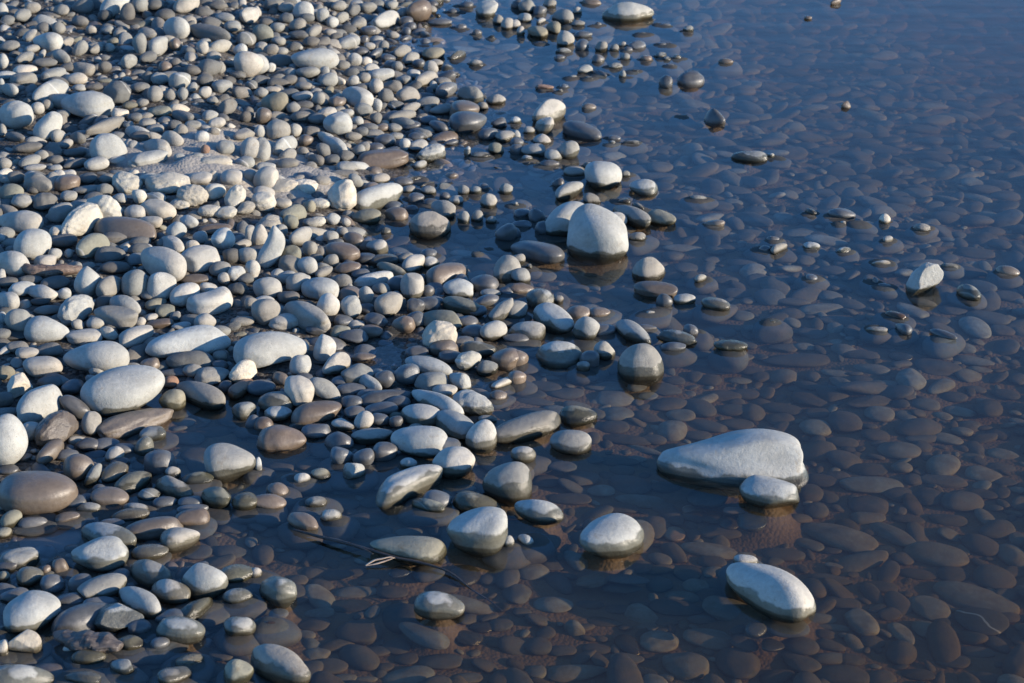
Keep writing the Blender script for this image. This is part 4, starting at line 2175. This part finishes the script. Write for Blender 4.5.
dark_twig = wood_material('dark_twig_bark', (.014, .011, .009), (.04, .031, .025))
pale_leaf = wood_material('dry_leaf', (.30, .21, .14), (.42, .31, .21))
pts = px_pts(256, 512, [(150, 70, .004), (260, 100, .006), (330, 116, .008), (400, 136, .009), (470, 156, .009), (560, 182, .008), (650, 200, .007), (740, 226, .005), (800, 258, .003), (860, 308, .0), (930, 352, -.006), (985, 395, -.014)], 0)
tw = bpy.data.objects.new('twig', None); COL.objects.link(tw); tw.location = pts[5]
tw['label'] = 'thin dark twig with a curled dry leaf floating across the lower water'; tw['category'] = 'twig'
tw.empty_display_size = .05
off = np.array(pts[5])
V, T = tube([np.array(p) - off for p in pts], [.0017, .0024, .0027, .0023, .0024, .0020, .0021, .0017, .0015, .0012, .0009, .0006], seed=3)
o = bpy.data.objects.new('stem', mesh_from('stem', V, T, .5, [dark_twig])); COL.objects.link(o); o.parent = tw
pts2 = px_pts(256, 512, [(400, 136, .009), (440, 152, .010), (468, 168, .008)], 0)
V, T = tube([np.array(p) - off for p in pts2], [.0014, .0011, .0007], seed=4)
o = bpy.data.objects.new('side_shoot', mesh_from('side_shoot', V, T, .5, [dark_twig])); COL.objects.link(o); o.parent = tw
def ribbon(lst, z, wid, seed):
    p = px_pts(256, 512, lst, z)
    return tube([np.array(q) - off for q in p], wid, seg=8, knob=.1, seed=seed, flat=.35)
V1, T1 = ribbon([(438, 214, .002), (470, 194, .006), (505, 186, .008), (535, 180, .009), (552, 184, .008)], .001, [.0012, .0024, .0021, .0016, .0014], 5)
V2, T2 = ribbon([(438, 215, .001), (475, 208, .003), (510, 198, .005), (540, 187, .007), (556, 183, .008)], .001, [.0010, .0018, .0022, .0018, .0010], 6)
o = bpy.data.objects.new('leaf', mesh_from('leaf', np.vstack([V1, V2]), np.vstack([T1, T2 + len(V1)]), .5, [pale_leaf])); COL.objects.link(o); o.parent = tw

red_wood = wood_material('reddish_driftwood', (.06, .042, .032), (.14, .095, .07))
def lone(name, label, cat, tx, ty, lst, z, rad, mat, seed, flat=1.0, knob=.12):
    p = px_pts(tx, ty, lst, z); of = np.array(p[0])
    V, T = tube([np.array(q) - of for q in p], rad, seg=12, knob=knob, seed=seed, flat=flat)
    o = bpy.data.objects.new(name, mesh_from(name, V, T, .5, [mat])); o.location = of; COL.objects.link(o)
    o['label'] = label; o['category'] = cat
zg = gz(*at_z(50, 268, .07)[:2])
lone('driftwood_stick', 'reddish brown driftwood stick lying between stones near the left edge', 'driftwood', 0, 171,
     [(85, 378, .012), (110, 392, .010), (150, 400, .006), (200, 400, .004), (260, 396, .004), (325, 392, .0)], zg + .012, [.005, .010, .013, .013, .011, .007], red_wood, 8)
zg = gz(*at_z(90, 640, 0)[:2])
dark_wood = wood_material('dark_splintered_wood', (.035, .027, .022), (.10, .08, .065))
lone('driftwood_chunk', 'dark splintered wood chunk wedged below the two-tone stone', 'driftwood', 0, 512,
     [(222, 482), (260, 500), (320, 515), (380, 520), (430, 528), (482, 540)], max(zg, 0) + .012, [.005, .014, .019, .021, .018, .008], dark_wood, 9, .6, .13)

# ------------------------------------------------------------------ light
SUN_EL, SUN_AZ = R(12.5), R(-16)      # azimuth from +X, anticlockwise
sd = Vector((math.cos(SUN_EL) * math.cos(SUN_AZ), math.cos(SUN_EL) * math.sin(SUN_AZ), math.sin(SUN_EL)))
sl = bpy.data.lights.new('sun', 'SUN'); sl.energy = 3.9; sl.angle = R(.53); sl.color = (1.0, .865, .70)
so = bpy.data.objects.new('sun', sl); so.rotation_euler = sd.to_track_quat('Z', 'Y').to_euler(); so.location = (3, -2, 4); COL.objects.link(so)
wd = bpy.data.worlds.new('World'); scene.world = wd; wd.use_nodes = True
nt = wd.node_tree; nt.nodes.clear()
sky = nt.nodes.new('ShaderNodeTexSky'); sky.sky_type = 'NISHITA'; sky.sun_disc = False
sky.sun_elevation = SUN_EL; sky.sun_rotation = math.pi / 2 - SUN_AZ
sky.air_density = 1.0; sky.dust_density = 0.0; sky.ozone_density = 6.5
bg = nt.nodes.new('ShaderNodeBackground'); bg.inputs['Strength'].default_value = 0.15
wo_ = nt.nodes.new('ShaderNodeOutputWorld')
nt.links.new(sky.outputs[0], bg.inputs['Color']); nt.links.new(bg.outputs[0], wo_.inputs['Surface'])

# ------------------------------------------------------------------ camera
cd = bpy.data.cameras.new('camera'); cd.lens = LENS; cd.sensor_width = 36; cd.clip_end = 500; cd.clip_start = .05
cd.dof.use_dof = True; cd.dof.focus_distance = 3.5; cd.dof.aperture_fstop = 13
co = bpy.data.objects.new('camera', cd); co.location = CAM; co.rotation_euler = (math.pi / 2 - PITCH, 0, 0); COL.objects.link(co)
scene.camera = co
scene.view_settings.view_transform = 'Standard'; scene.view_settings.look = 'None'
scene.view_settings.exposure = 1.42; scene.view_settings.gamma = 1
scene.cycles.use_denoising = True
scene.cycles.max_bounces = 8; scene.cycles.transparent_max_bounces = 12; scene.cycles.volume_bounces = 0
